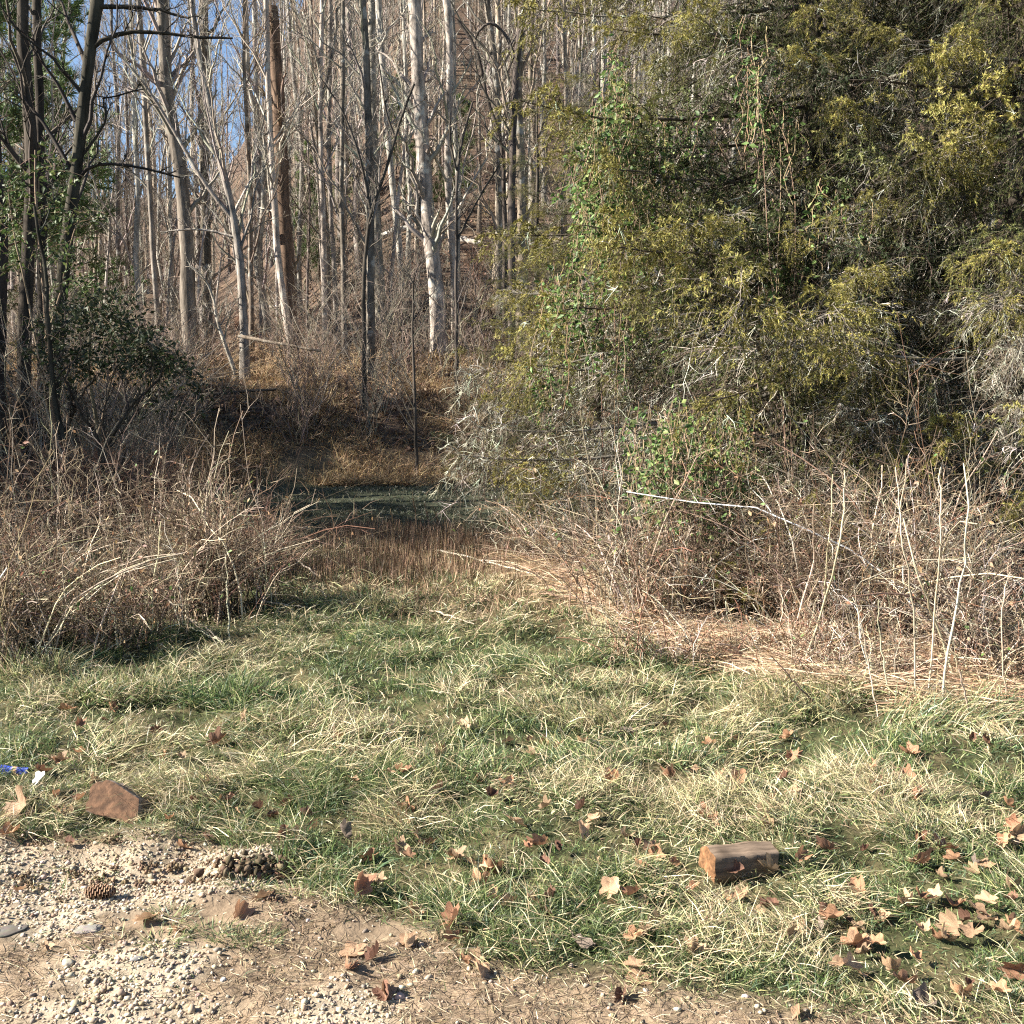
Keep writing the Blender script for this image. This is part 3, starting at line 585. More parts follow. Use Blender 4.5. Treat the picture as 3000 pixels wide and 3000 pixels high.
# climbing vines
VINE = [(0.10, 0.17, 0.045), (0.15, 0.23, 0.07), (0.055, 0.10, 0.03), (0.25, 0.30, 0.11), (0.03, 0.055, 0.018)]
def vine(label, blobs, d, leaf, root_px, nl, objleaves=160, zdep=0.35):
    st, lv = MB(), MB(); keep = []
    for (bx, by, rx, ry, n) in blobs:
        a = rng.uniform(0, 6.28, n); q = np.sqrt(rng.random(n))
        S0 = np.array([at(bx + rx * q[i] * math.cos(a[i]), by + ry * q[i] * math.sin(a[i]), d + rng.normal() * zdep) for i in range(n)])
        L = rng.uniform(0.25, 0.75, n); s = np.linspace(0, 1, 7)[None, :, None]
        w = np.cumsum(rng.normal(size=(n, 7, 3)), 1) * 0.03; w -= w[:, :1]
        P = S0[:, None] + np.array([0, -0.1, -1.0]) * L[:, None, None] * s + w
        tubes(st, P, np.full((n, 7), 0.0028), 3, jit((0.26, 0.19, 0.12), n, 0.25))
        i = np.repeat(np.arange(n), nl); t = rng.uniform(0, 6, len(i)); k = np.minimum(t.astype(int), 5); f = (t - k)[:, None]
        pos = P[i, k] * (1 - f) + P[i, k + 1] * f
        D = nrm(rng.normal(size=pos.shape) * np.array([1, 1, 0.5]) + np.array([-0.25, -0.3, -0.7])); pos = pos + D * 0.02
        Ll = rng.uniform(0.6, 1.3, len(i)) * leaf; keep.append((pos, D, Ll))
    pos = np.concatenate([k[0] for k in keep]); D = np.concatenate([k[1] for k in keep]); Ll = np.concatenate([k[2] for k in keep])
    g = gp(*root_px); root = thing("climbing_vine", label, "vine", g)
    # main stems up from the ground
    for (bx, by, rx, ry, n) in blobs[:4]:
        T = at(bx, by, d); s = np.linspace(0, 1, 9)[:, None]; Pm = g + (T - g) * s; Pm[1:-1] += np.cumsum(rng.normal(size=(7, 3)), 0) * 0.05; Pm[1:-1] = 0.25 * Pm[:-2] + 0.5 * Pm[1:-1] + 0.25 * Pm[2:]; tubes(st, Pm[None], np.full((1, 9), 0.0035), 4, jit((0.17, 0.12, 0.08), 1))
    put("stem", st.mesh("stem", M_twig, g), root)
    o_ = np.argsort(-Ll + 0.3 * (pos[:, 1] - d) * leaf); big = o_[:objleaves]; rest = o_[objleaves:]
    leaves(lv, pos[rest], D[rest], Ll[rest], Ll[rest] * 0.52, jit(pick(VINE, [3, 3, 3, 1.5, 2], len(rest)), len(rest), 0.22))
    tag(put("foliage", lv.mesh("foliage", M_leaf, g), root), kind="stuff")
    lm = []
    for c in VINE[:4]:
        m1 = MB(); leaves(m1, np.zeros((1, 3)), np.array([[1.0, 0, 0]]), np.ones(1), np.full(1, 0.55), np.array([c])); lm.append(m1.mesh("leaf", M_leaf))
    for j in big:
        e = Vector(D[j]).to_track_quat('X', 'Z').to_euler(); put("leaf", lm[int(rng.integers(4))], root, pos[j] - g, (e.x + rng.normal() * 0.5, e.y, e.z), Ll[j])
vine("green leaved vine smothering the small spruce and hanging in strands", [(1800, 300, 80, 60, 34), (1860, 380, 130, 60, 44), (1760, 500, 90, 80, 50), (1850, 590, 140, 60, 50), (1740, 640, 70, 50, 26), (1812, 190, 20, 100, 18), (1700, 430, 70, 60, 14),
      (2010, 360, 90, 60, 22), (1640, 840, 60, 40, 16), (1740, 930, 90, 40, 12), (1860, 960, 90, 50, 14), (1960, 720, 70, 50, 12), (1590, 1060, 50, 60, 14), (1940, 480, 60, 50, 14), (2010, 600, 40, 80, 10), (2080, 950, 120, 100, 10), (1700, 760, 120, 40, 18)], 9.3, 0.055, (1800, 1720), 16, 240)
vine("vine with green leaves and pale seed tufts sprawling over the brown thicket", [(2060, 1230, 160, 70, 70), (1960, 1330, 120, 80, 44), (2140, 1340, 110, 80, 40), (1900, 1240, 80, 70, 20), (2080, 1440, 90, 50, 16)], 7.6, 0.05, (2080, 1800), 13, 90, 0.25)
vine("leafy vine clinging to the lichen hung spruce's upper trunk and boughs", [(2230, 250, 70, 90, 24), (2200, 120, 60, 80, 16), (2280, 330, 60, 70, 16), (2450, 560, 90, 60, 26), (2520, 680, 70, 70, 22), (2270, 640, 60, 70, 14), (2300, 760, 60, 60, 14), (2590, 590, 60, 50, 12), (2400, 1000, 40, 120, 10)], 8.9, 0.055, (2330, 1800), 13, 80)

# ================================================================== THICKETS
def thicket(name, label, c, rx, ry, h, n, cols, wts, lean=(0, 0), ncane=14, fluff=0, leafn=0, sub=(5, 3), group=None, cat="thicket"):
    g = np.array([c[0], c[1], float(H(c[0], c[1]))]); m = MB(); s = np.linspace(0, 1, 8)
    n = int(n * 0.8); nc = 7; cc_ = rng.uniform(-1, 1, (nc, 2)); pk = rng.integers(nc, size=n)
    bx = c[0] + rx * (0.75 * cc_[pk, 0] + 0.2 * rng.normal(size=n)); by = c[1] + ry * (0.75 * cc_[pk, 1] + 0.2 * rng.normal(size=n)); chh = rng.uniform(0.6, 1.15, nc)[pk]
    b = ground(bx, by); L = h * rng.uniform(0.45, 1.25, n) * chh; hd = rng.uniform(0, 6.28, n); ar = rng.uniform(0.1, 1.1, n)
    hx = np.cos(hd) * ar + lean[0]; hy = np.sin(hd) * ar + lean[1]
    S = s[None]
    P = np.stack([b[:, :1] + (hx * L)[:, None] * (0.35 * S + 0.65 * S ** 2), b[:, 1:2] + (hy * L)[:, None] * (0.35 * S + 0.65 * S ** 2),
                  b[:, 2:] - 0.03 + (L / (1 + 0.25 * ar))[:, None] * (1.35 * S - (0.15 + 0.5 * np.minimum(ar, 1))[:, None] * S ** 2)], -1)
    P[:, 1:] += np.cumsum(rng.normal(size=(n, 7, 3)), 1) * 0.018 * h
    Rr = rng.uniform(0.0022, 0.0058, n)[:, None] * (1 - 0.6 * S); col = jit(pick(cols, wts, n), n, 0.2)
    big = np.argsort(-Rr[:, 0])[:ncane]; rest = np.argsort(-Rr[:, 0])[ncane:]
    tubes(m, P[rest], Rr[rest], 3, col[rest])
    B1, r1 = grow(P, Rr, sub[0], 0.15, 1, 0.12, 0.42, 20, 80, K=4, up=0.1, curve=-0.15, wob=0.15, rf=0.7, rmin=0.0018); tubes(m, B1, r1, 3, jit(np.repeat(col, sub[0], 0), len(B1), 0.25))
    B2, r2 = grow(B1, r1, sub[1], 0.1, 1, 0.25, 0.8, 20, 85, K=3, up=-0.05, wob=0.25, rf=0.8, rmin=0.0016); tubes(m, B2, r2, 3, jit(pick(cols, wts, len(B2)), len(B2), 0.25))
    root = thing(name, label, cat, g, group); put("twigs", m.mesh("twigs", M_twig, g), root)
    for i in big:
        mc = MB(); tubes(mc, P[i:i + 1], Rr[i:i + 1] * 1.5, 5, np.clip(col[i:i + 1] * 1.3 + 0.06, 0, .7)); put("cane", mc.mesh("cane", M_twig, g), root)
    tips = np.concatenate([P[:, -1], B1[:, -1]])
    for k in range(fluff):
        p = tips[int(rng.integers(len(tips)))]; 
        if p[2] < g[2] + h * 0.55: continue
        mf_ = MB(); nn = 130; D = nrm(rng.normal(size=(nn, 3))); ctr = p + rng.normal(size=(5, 3))[rng.integers(5, size=nn)] * 0.022
        blades(mf_, ctr, D, rng.uniform(0.012, 0.028, nn), np.full(nn, 0.0022), D * 0, jit((0.52, 0.43, 0.33), nn, 0.15)); put("seed_head", mf_.mesh("seed_head", M_fluff, g), root)
    if leafn:
        lv = MB(); i = rng.integers(len(B1), size=leafn); t = rng.random((leafn, 1)); pos = B1[i, 1] * (1 - t) + B1[i, 3] * t; D = nrm(rng.normal(size=pos.shape) + np.array([0, 0, -0.3])); Ll = rng.uniform(0.025, 0.05, leafn)
        leaves(lv, pos, D, Ll, Ll * 0.5, jit(pick([(0.12, 0.19, 0.06), (0.30, 0.19, 0.11), (0.24, 0.13, 0.08), (0.40, 0.28, 0.16)], [1.2, 3, 2, 2], leafn), leafn, 0.2)); tag(put("leaves", lv.mesh("leaves", M_leaf, g), root), kind="stuff")
BR = [(0.17, 0.125, 0.085), (0.33, 0.26, 0.18), (0.085, 0.06, 0.042), (0.17, 0.095, 0.065), (0.56, 0.48, 0.36)]; BW = [3.5, 2.8, 3, 0.8, 1.6]  # dark browns weighted up so the bramble's inside looks shaded
f_ = lambda px, py: gp(px, py)[:2]
# left bramble
thicket("bramble_bush", "bramble at the left edge with thin grey canes and a few green leaves", f_(20, 1900), 0.75, 0.55, 1.05, 330, BR, BW, (-0.1, 0), 16, 2, 500)
thicket("bramble_bush", "tall arching bramble topped with pale dry seed tufts", f_(420, 1780), 0.85, 0.6, 1.2, 420, BR, BW, (0.05, 0), 20, 9, 420)
thicket("bramble_bush", "reddish brown bramble leaning out over the meadow's shaded end", f_(690, 1690), 0.5, 0.6, 0.9, 260, [(0.17, 0.115, 0.08), (0.15, 0.08, 0.058), (0.34, 0.26, 0.18)], [2, 1, 1.5], (0.0, 0), 16, 2, 200)
thicket("bramble_bush", "bramble mound behind the seed tufted one, half in shade", f_(180, 1700), 1.2, 0.7, 1.15, 420, BR, BW, (0, 0), 14, 5, 300)
thicket("bramble_bush", "low brown bramble trailing onto the grass", f_(260, 1900), 0.6, 0.4, 0.75, 330, BR, BW, (0.1, -0.1), 12, 0, 420)
# right thicket
TH = [(0.20, 0.15, 0.10), (0.38, 0.30, 0.215), (0.09, 0.065, 0.047), (0.23, 0.13, 0.085), (0.60, 0.54, 0.44)]; TW = [3, 2.8, 3, 1.2, 1.2]  # twig browns, the many dark ones standing in for shade inside the thicket
thicket("dry_thicket", "pale twiggy thicket under the bleached spruce boughs by the meadow", f_(1640, 1660), 0.7, 0.7, 0.8, 300, TH, [2, 2, 2.5, 1, 2.5], (-0.15, 0), 10, 0, 150)
thicket("dry_thicket", "brown thicket below the sprawling vine with seed tufts", f_(1960, 1790), 0.95, 0.6, 1.0, 430, TH, TW, (-0.05, 0), 14, 4, 420)
thicket("dry_thicket", "dark brown tangled thicket below the spruce trunk", f_(2280, 1850), 0.8, 0.6, 1.15, 400, TH, TW, (0, 0), 14, 4, 350)
thicket("dry_thicket", "rusty brown thicket rising into the bleached dead boughs", f_(2620, 1850), 0.8, 0.6, 1.3, 420, TH, TW, (0, 0), 14, 10, 250)
thicket("dry_thicket", "pale tufted thicket by the dark right trunk", f_(2850, 1960), 0.4, 0.3, 0.8, 200, TH, [2, 2, 2.5, 1, 2.5], (0.05, 0), 12, 9, 150)
thicket("dry_thicket", "low reddish tangle before the tall dry stalks", f_(2150, 1960), 0.9, 0.28, 0.45, 300, TH, [2, 3, 1, 3, 1], (-0.2, 0), 8, 0, 120)
thicket("dry_thicket", "low brown tangle of stems spilling right of the stalks", f_(2800, 2010), 0.9, 0.25, 0.5, 300, TH, TW, (0, 0), 8, 0, 100)

# tall dry stalks
def stalk(label, poly, w, col=(0.52, 0.44, 0.32), tuft=True, lying=False, name="dry_stalk", group=None):
    b = gp(*poly[0]); d0 = b[1]
    if lying: P = np.array([gp(*p) + np.array([0, 0, 0.05]) for p in poly])
    else: P = np.array([b] + [at(px, py, d0 + 0.12 * (i + 1) * rng.uniform(-1, 1)) for i, (px, py) in enumerate(poly[1:])])
    seg = np.r_[0, np.cumsum(np.linalg.norm(np.diff(P, axis=0), axis=1))]; u = np.linspace(0, seg[-1], 14); Q = np.stack([np.interp(u, seg, P[:, k]) for k in range(3)], 1)
    for _ in range(2): Q[1:-1] = 0.25 * Q[:-2] + 0.5 * Q[1:-1] + 0.25 * Q[2:]
    if not lying: Q[0, 2] -= 0.03
    Q[1:-1] += rng.normal(size=(12, 3)) * 0.004
    r = w * d0 / F * 0.38 * np.linspace(1, 0.5, 14); m = MB(); tubes(m, Q[None], r[None], 6, jit(col, 1, 0.08)); root = thing(name, label, "stalk", b, group); put("stem", m.mesh("stem", M_straw, b), root)
    m2 = MB(); B1, r1 = grow(Q[None], r[None], 9 if tuft else 3, 0.55 if tuft else 0.2, 1.0, 0.06, 0.2, 15, 45, K=4, up=0.15, rf=0.4, rmin=0.0012); tubes(m2, B1, r1, 3, jit(col, len(B1), 0.15)); put("side_stems", m2.mesh("side_stems", M_straw, b), root)
sz = lambda L: [(2000 + 0.5176 * a, 1400 + 0.5176 * b_) for a, b_ in L]
ST = [("pale bowed stalk topped by a split tip", [(580, 1045), (660, 750), (740, 500), (745, 140)], 9), ("short pale stalk crossing behind the bowed split one", [(620, 1030), (660, 850), (770, 560)], 8),
      ("tall pale stalk curving right beyond the bowed split one", [(665, 1120), (790, 750), (870, 500), (910, 250), (915, -40)], 10), ("straight reddish tan stalk among the bowed pale ones", [(770, 1020), (795, 750), (830, 300), (850, -20)], 7),
      ("grey stalk bending left at the top into the vine", [(675, 900), (672, 700), (640, 380), (560, 180), (450, -10)], 8), ("tall straight stalk at the grass edge, leaning slightly left", [(1325, 1300), (1312, 950), (1290, 600), (1240, 300), (1205, -60)], 8),
      ("tall thin upright stalk leaning right, forked near its tip", [(1385, 1310), (1420, 800), (1470, 200), (1460, -60)], 8), ("longest pale stalk sweeping up to the right", [(1440, 1350), (1510, 950), (1590, 550), (1620, 150), (1590, -80)], 10),
      ("thick pale stalk leaning left across the upright ones", [(1550, 1200), (1450, 850), (1330, 580), (1250, 230)], 11), ("short thin stalk left of the tall straight one", [(1170, 1250), (1110, 900), (1110, 690)], 7),
      ("thin grey stalk slanting left out of the fallen straw", [(1110, 1370), (1040, 1000), (970, 600)], 6), ("thin wavy stalk with a small dry flower head", [(1845, 1340), (1800, 1000), (1820, 650), (1850, 540)], 7),
      ("short stout broken stalk beside the leaning thick one", [(1640, 1390), (1600, 1240), (1560, 1080)], 9), ("arched stalk bending over to the left", [(1280, 1030), (1120, 800), (960, 640), (870, 610)], 9),
      ("fine stalk rising from the low reddish tangle", [(500, 1030), (560, 800), (560, 600)], 6), ("fine dark tipped stalk before the dark trunk", [(1740, 900), (1720, 700), (1670, 450)], 6)]
for lab, pl, w in ST: stalk(lab, sz(pl), w)
stalk("long pale fallen stalk lying across the crest of the grass", [(1285, 1628), (1430, 1661), (1554, 1700), (1605, 1715)], 9, lying=True, name="fallen_stalk")
stalk("straight pale fallen stalk meeting the longer one under the straw heap", [(1414, 1659), (1540, 1670), (1657, 1685)], 8, lying=True, name="fallen_stalk")
stalk("grey fallen stick slanting in from the thicket's right end", sz([(1500, 1330), (1700, 1230), (1930, 1130)]), 8, (0.3, 0.25, 0.2), False, True, name="fallen_stalk")
stalk("pale stalk lying flat in front of the tall dry stalks", sz([(670, 1220), (950, 1215), (1230, 1213)]), 8, lying=True, name="fallen_stalk")
stalk("dark stick poking down out of the straw", sz([(780, 1310), (640, 1160), (500, 1010)]), 9, (0.12, 0.09, 0.07), False, name="fallen_stalk")
stalk("pale stalk lying on the grass below the brambles", [(1260, 1810), (1330, 1830), (1390, 1850)], 8, lying=True, name="fallen_stalk")
sl = lambda L: [(0.5176 * a, 1400 + 0.5176 * b_) for a, b_ in L]
for lab, pl, w, ly in [("upright paired pale stalk at the bramble's meadow side", [(1305, 930), (1290, 780), (1285, 530)], 8, False), ("straight grey stalk leaning across the bramble front", [(500, 1080), (590, 780), (700, 520), (800, 390)], 8, False),
      ("fallen pale stalk lying out of the bramble's foot", [(1030, 815), (1150, 890), (1270, 985)], 9, True), ("second fallen stalk crossing the first at the bramble's foot", [(1000, 860), (1120, 920), (1260, 975)], 8, True),
      ("long thin stalk leaning from the bramble toward the shaded meadow", [(1280, 780), (1190, 680), (1130, 520), (1060, 420)], 8, False), ("stick lying from the bramble onto the dark meadow edge", [(1830, 580), (1730, 500), (1650, 445)], 8, False),
      ("pale lying stalk on the short grass by the bramble", [(1460, 740), (1560, 750), (1740, 775)], 7, True), ("grey stalk at the bramble's left edge", [(85, 1150), (30, 900), (0, 760)], 9, False)]:
    stalk(lab, sl(pl), w, lying=ly, name="fallen_stalk" if ly else "dry_stalk")
for (px, py, tx, ty) in [(1155, 1575, 1145, 1490), (1222, 1580, 1208, 1440), (1258, 1560, 1243, 1478), (1290, 1575, 1270, 1485), (1395, 1590, 1388, 1540), (880, 1590, 885, 1500)]:
    stalk("thin bare weed stem standing in the shaded meadow stubble", [(px, py), ((px + tx) / 2 + 3, (py + ty) / 2), (tx, ty)], 5, (0.3, 0.2, 0.13), group="weed stems in the meadow stubble")

# ================================================================== GRASS AND STRAW
def field(n, y0, y1, pw, marg=0.7, half=0.56):
    y = y0 + (y1 - y0) * rng.random(n) ** pw; x = rng.uniform(-1, 1, n) * (half * y + marg); return x, y
GREEN = np.array([(0.10, 0.15, 0.05), (0.14, 0.195, 0.07), (0.045, 0.08, 0.035), (0.24, 0.28, 0.12), (0.08, 0.13, 0.07)])
STRAW = np.array([(0.46, 0.39, 0.235), (0.58, 0.51, 0.34), (0.30, 0.235, 0.14), (0.42, 0.40, 0.20), (0.20, 0.15, 0.09)])
straw_poly = np.array([f_(*p) for p in [(1480, 1640), (1750, 1800), (2050, 1930), (2350, 2010), (2700, 2090), (3100, 2120), (3100, 1950), (2500, 1900), (1900, 1800), (1600, 1640)]])
brown_poly = np.array([f_(*p) for p in [(950, 1640), (1480, 1610), (1750, 1800), (1500, 1830), (1100, 1780), (880, 1720)]])
mg, mstr = MB(), MB()
def lawn_batch(n, y0, y1, pw, wid):
    x, y = field(n, y0, y1, pw); df = dirt_f(x, y); clump = fbm(x, y, 5.0, 3, 8.0); patch = fbm(x, y, 1.3, 3, 60.0)
    keep = (rng.random(n) > df * 0.97) & (rng.random(n) < 0.42 + 1.0 * ss(0.35, 0.62, clump))
    x, y, clump, patch, df = x[keep], y[keep], clump[keep], patch[keep], df[keep]; n = len(x)
    thin = 1 - ss(2.5, 3.6, y) * 0.0
    straw = rng.random(n) < 0.14 + 0.34 * ss(0.42, 0.62, patch) + 0.4 * df
    fl = fbm(x, y, 0.9, 2, 80) * 12.0                       # combed direction
    B = ground(x, y); B[:, 2] -= 0.004
    th = np.where(straw, fl + rng.normal(size=n) * 1.3, rng.uniform(0, 6.28, n)); el = np.where(straw, np.radians(rng.uniform(3, 65, n)), np.radians(rng.uniform(30, 88, n)))
    D = np.stack([np.cos(th) * np.cos(el), np.sin(th) * np.cos(el), np.sin(el)], 1)
    tall = 0.55 + 1.1 * ss(0.42, 0.7, clump); tall = tall * (0.45 + 0.55 * ss(2.4, 3.4, y)) * (1 - 0.3 * df)
    L = np.where(straw, rng.uniform(0.03, 0.115, n), rng.uniform(0.03, 0.10, n)) * tall
    W = wid * rng.uniform(0.6, 1.4, n) * np.where(straw, 0.8, 1.0); bend = np.stack([np.cos(th), np.sin(th), -np.where(straw, 0.55, 0.7) * np.ones(n)], 1) * rng.uniform(0.0, 0.55, n)[:, None]
    lift = np.where(straw, rng.uniform(0, 0.05, n) * tall, 0); B[:, 2] += lift
    cg = jit(GREEN[rng.integers(5, size=n)], n, 0.2) ; cs = jit(STRAW[rng.choice(5, n, p=[.3, .22, .2, .14, .14])], n, 0.15)
    col = np.where(straw[:, None], cs, cg)
    g = ~straw
    blades(mg, B[g], D[g], L[g], W[g], bend[g], col[g], tipcol=np.clip(col[g] * 1.25 + np.array([0.05, 0.03, 0]), 0, .9))
    blades(mstr, B[~g], D[~g], L[~g], W[~g], bend[~g], col[~g])
lawn_batch(190000, 2.25, 4.2, 0.8, 0.0026)
lawn_batch(165000, 4.2, 7.0, 0.9, 0.0036)
lawn_batch(75000, 7.0, 10.8, 1.0, 0.006)
# thatch fibres over the bare shoulder
x, y = field(70000, 2.25, 4.0, 0.9); k = (dirt_f(x, y) > 0.3) & (rng.random(len(x)) > 0.88 * gravel_f(x, y)) & (fbm(x, y, 3.0, 3, 70) > 0.36); x, y = x[k], y[k]; n = len(x)
B = ground(x, y); B[:, 2] += 0.003; th = rng.uniform(0, 6.28, n); el = np.radians(rng.uniform(-3, 9, n)); D = np.stack([np.cos(th) * np.cos(el), np.sin(th) * np.cos(el), np.sin(el)], 1)
blades(mstr, B, D, rng.uniform(0.02, 0.07, n), np.full(n, 0.0016), D * 0, jit(pick([(0.34, 0.265, 0.17), (0.22, 0.16, 0.10), (0.08, 0.058, 0.04), (0.48, 0.40, 0.28)], [2, 2.5, 2.5, 1.5], n), n, 0.2))
# straw mats before the right thicket, brown dead stems on the crest
def in_poly(n, poly, spread=0.1):
    mn, mx = poly.min(0) - .2, poly.max(0) + .2; x = rng.uniform(mn[0], mx[0], n); y = rng.uniform(mn[1], mx[1], n); d = sdf(poly, x, y); k = d < rng.normal(size=n) * spread; return x[k], y[k]
x, y = in_poly(110000, straw_poly, 0.12); n = len(x); B = ground(x, y); B[:, 2] += rng.uniform(0, 0.10, n); th = rng.normal(size=n) * 0.55 + np.where(rng.random(n) < 0.5, 0, 3.14) - 0.2; el = np.radians(rng.normal(size=n) * 12 + 6)
D = np.stack([np.cos(th) * np.cos(el), np.sin(th) * np.cos(el), np.sin(el)], 1)
blades(mstr, B, D, rng.uniform(0.1, 0.4, n), rng.uniform(0.003, 0.006, n), np.array([0, 0, -0.15]) * np.ones((n, 1)), jit(pick([(0.46, 0.35, 0.23), (0.56, 0.46, 0.31), (0.33, 0.22, 0.14), (0.4, 0.25, 0.16)], [3, 2, 2, 1.5], n), n, 0.2))
x, y = in_poly(15000, brown_poly, 0.25); n = len(x); B = ground(x, y); th = rng.uniform(0, 6.28, n); el = np.radians(rng.uniform(20, 90, n)); D = np.stack([np.cos(th) * np.cos(el), np.sin(th) * np.cos(el), np.sin(el)], 1)
blades(mstr, B, D, rng.uniform(0.05, 0.16, n), rng.uniform(0.003, 0.006, n), D * np.array([0.2, 0.2, -0.1]), jit(pick([(0.30, 0.21, 0.13), (0.23, 0.145, 0.09), (0.42, 0.33, 0.21), (0.14, 0.095, 0.06)], [3, 2, 2, 1.5], n), n, 0.2))
tag(put("lawn_grass", mg.mesh("lawn_grass", M_grass, smooth=False)), "green grass blades of the rough lawn", "grass", kind="stuff")
tag(put("dry_straw", mstr.mesh("dry_straw", M_straw, smooth=False)), "pale dead grass straw matted through the lawn", "straw", kind="stuff")

# shaded meadow: short grey green grass, darkened to deepen the shade, and standing brown stubble
mm = MB(); n = 60000; y = rng.uniform(9.8, 20, n); x = rng.uniform(-0.35, 0.14, n) * y; k = rng.random(n) < 0.3 + ss(0.4, 0.6, fbm(x, y, 0.9, 3, 5)); x, y = x[k], y[k]; n = len(x); B = ground(x, y)
th = rng.uniform(0, 6.28, n); el = np.radians(rng.uniform(25, 85, n)); D = np.stack([np.cos(th) * np.cos(el), np.sin(th) * np.cos(el), np.sin(el)], 1)
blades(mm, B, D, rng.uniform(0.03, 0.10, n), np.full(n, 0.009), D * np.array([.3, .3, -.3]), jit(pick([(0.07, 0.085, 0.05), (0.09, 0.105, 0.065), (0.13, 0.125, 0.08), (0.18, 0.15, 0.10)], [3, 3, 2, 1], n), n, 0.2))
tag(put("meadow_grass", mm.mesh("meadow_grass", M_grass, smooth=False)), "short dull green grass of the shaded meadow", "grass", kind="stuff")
ms_ = MB(); stub_poly = np.array([f_(*p) for p in [(930, 1700), (1000, 1560), (1250, 1560), (1500, 1610), (1560, 1660), (1300, 1700)]])
x, y = in_poly(12000, stub_poly, 0.4); n = len(x); B = ground(x, y); D = nrm(np.array([0, 0, 1.0]) + rng.normal(size=(n, 3)) * 0.16)
blades(ms_, B, D, rng.uniform(0.08, 0.24, n), rng.uniform(0.004, 0.008, n), D * 0, jit(pick([(0.25, 0.165, 0.105), (0.18, 0.115, 0.075), (0.38, 0.28, 0.18), (0.11, 0.075, 0.05)], [3, 3, 1.5, 2.5], n), n, 0.2))
tag(put("meadow_stubble", ms_.mesh("meadow_stubble", M_straw, smooth=False)), "brown upright dead stems at the meadow's near edge", "stubble", kind="stuff")
# dry grass hanging down the bank
mbk = MB(); n = 80000; y = YB - 0.6 + 9 * rng.random(n) ** 1.6; x = rng.uniform(-0.56, 0.14, n) * y; k = rng.random(n) < ss(0.36, 0.62, fbm(x, y, 0.8, 3, 90)) + 0.12; x, y = x[k], y[k]; n = len(x); B = ground(x, y)
th = rng.uniform(0, 6.28, n); el = np.radians(rng.uniform(25, 80, n)); D = np.stack([np.cos(th) * np.cos(el), np.sin(th) * np.cos(el) - 0.2, np.sin(el)], 1)
blades(mbk, B, nrm(D), rng.uniform(0.15, 0.5, n), np.full(n, 0.009), np.array([0.1, -0.3, -0.5]) * np.ones((n, 1)) * rng.uniform(0.2, 1, (n, 1)), jit(pick([(0.40, 0.29, 0.16), (0.48, 0.36, 0.20), (0.22, 0.15, 0.10), (0.28, 0.18, 0.11)], [3, 2.5, 2, 1.5], n), n, 0.22))
tag(put("bank_grass", mbk.mesh("bank_grass", M_straw, smooth=False)), "tawny dead grass covering the bank behind the meadow", "dry grass", kind="stuff")
# leaf litter of the hillside
ml = MB(); n = 42000; y = YB + 1 + 36 * rng.random(n) ** 1.3; x = rng.uniform(-0.56, 0.4, n) * y; B = ground(x, y); B[:, 2] += rng.uniform(0.0, 0.04, n); D = nrm(rng.normal(size=(n, 3)) * np.array([1, 1, 0.35])); Ll = rng.uniform(0.08, 0.17, n)
leaves(ml, B, D, Ll, Ll * 0.7, jit(pick([(0.16, 0.10, 0.066), (0.21, 0.145, 0.095), (0.11, 0.07, 0.048), (0.28, 0.21, 0.145)], [3, 3, 2, 1.2], n), n, 0.2))
tag(put("leaf_litter", ml.mesh("leaf_litter", M_dead)), "brown leaf litter spread over the wooded slope", "leaf litter", kind="stuff")

# tussocks with shapes of their own
def tussock(label, px, py, r, h, n, lean, green):
    g = gp(px, py); m = MB(); a = rng.uniform(0, 6.28, n); q = np.sqrt(rng.random(n)) * r; B = ground(g[0] + q * np.cos(a) * 1.3, g[1] + q * np.sin(a) * 0.7); el = np.radians(rng.uniform(35, 85, n)); th = rng.uniform(0, 6.28, n)
    D = nrm(np.stack([np.cos(th) * np.cos(el) + lean, np.sin(th) * np.cos(el) - 0.1, np.sin(el)], 1)); c_ = np.where((rng.random(n) < green)[:, None], GREEN[rng.integers(5, size=n)], STRAW[rng.integers(4, size=n)])
    blades(m, B, D, h * rng.uniform(0.6, 1.5, n), rng.uniform(0.003, 0.006, n), np.stack([D[:, 0], D[:, 1], -np.ones(n) * 0.9], 1) * rng.uniform(0.1, 0.7, (n, 1)), jit(c_, n, 0.15))
    root = thing("grass_tussock", label, "tussock", g); tag(put("blades", m.mesh("blades", M_grass, g, smooth=False), root), kind="stuff")
for t in [("grass tussock with tan dead blades at the bramble's left foot", 110, 2010, 0.16, 0.26, 900, 0.05, 0.45), ("rounded pale green tussock in front of the bramble", 330, 2050, 0.24, 0.2, 1300, 0.1, 0.5), ("dark green upright tussock beside the bramble shadow", 680, 2040, 0.2, 0.18, 900, 0.05, 0.85),
          ("bright straw yellow tussock mid lawn below the crest", 1140, 1790, 0.16, 0.16, 700, -0.25, 0.45), ("blue green tussock flattened at the thicket's foot", 1790, 1935, 0.2, 0.16, 800, 0.4, 0.7), ("combed straw tussock curling left in the middle of the lawn", 1700, 2130, 0.22, 0.18, 1200, -0.45, 0.35),
          ("shaggy tussock flopped over to the right before the stalks", 2780, 2130, 0.26, 0.22, 1500, 0.55, 0.6), ("straw mound at the lawn edge below the stalks", 2300, 2060, 0.3, 0.16, 1400, -0.3, 0.3), ("green tussock in the lawn's dark hollow", 1400, 2290, 0.15, 0.16, 700, 0.1, 0.9),
          ("leafy green tussock behind the split firewood piece", 2000, 2240, 0.16, 0.14, 600, 0.1, 0.6), ("green tuft at the edge of the bare shoulder", 960, 2560, 0.14, 0.1, 600, 0.1, 0.95)]: tussock(*t)
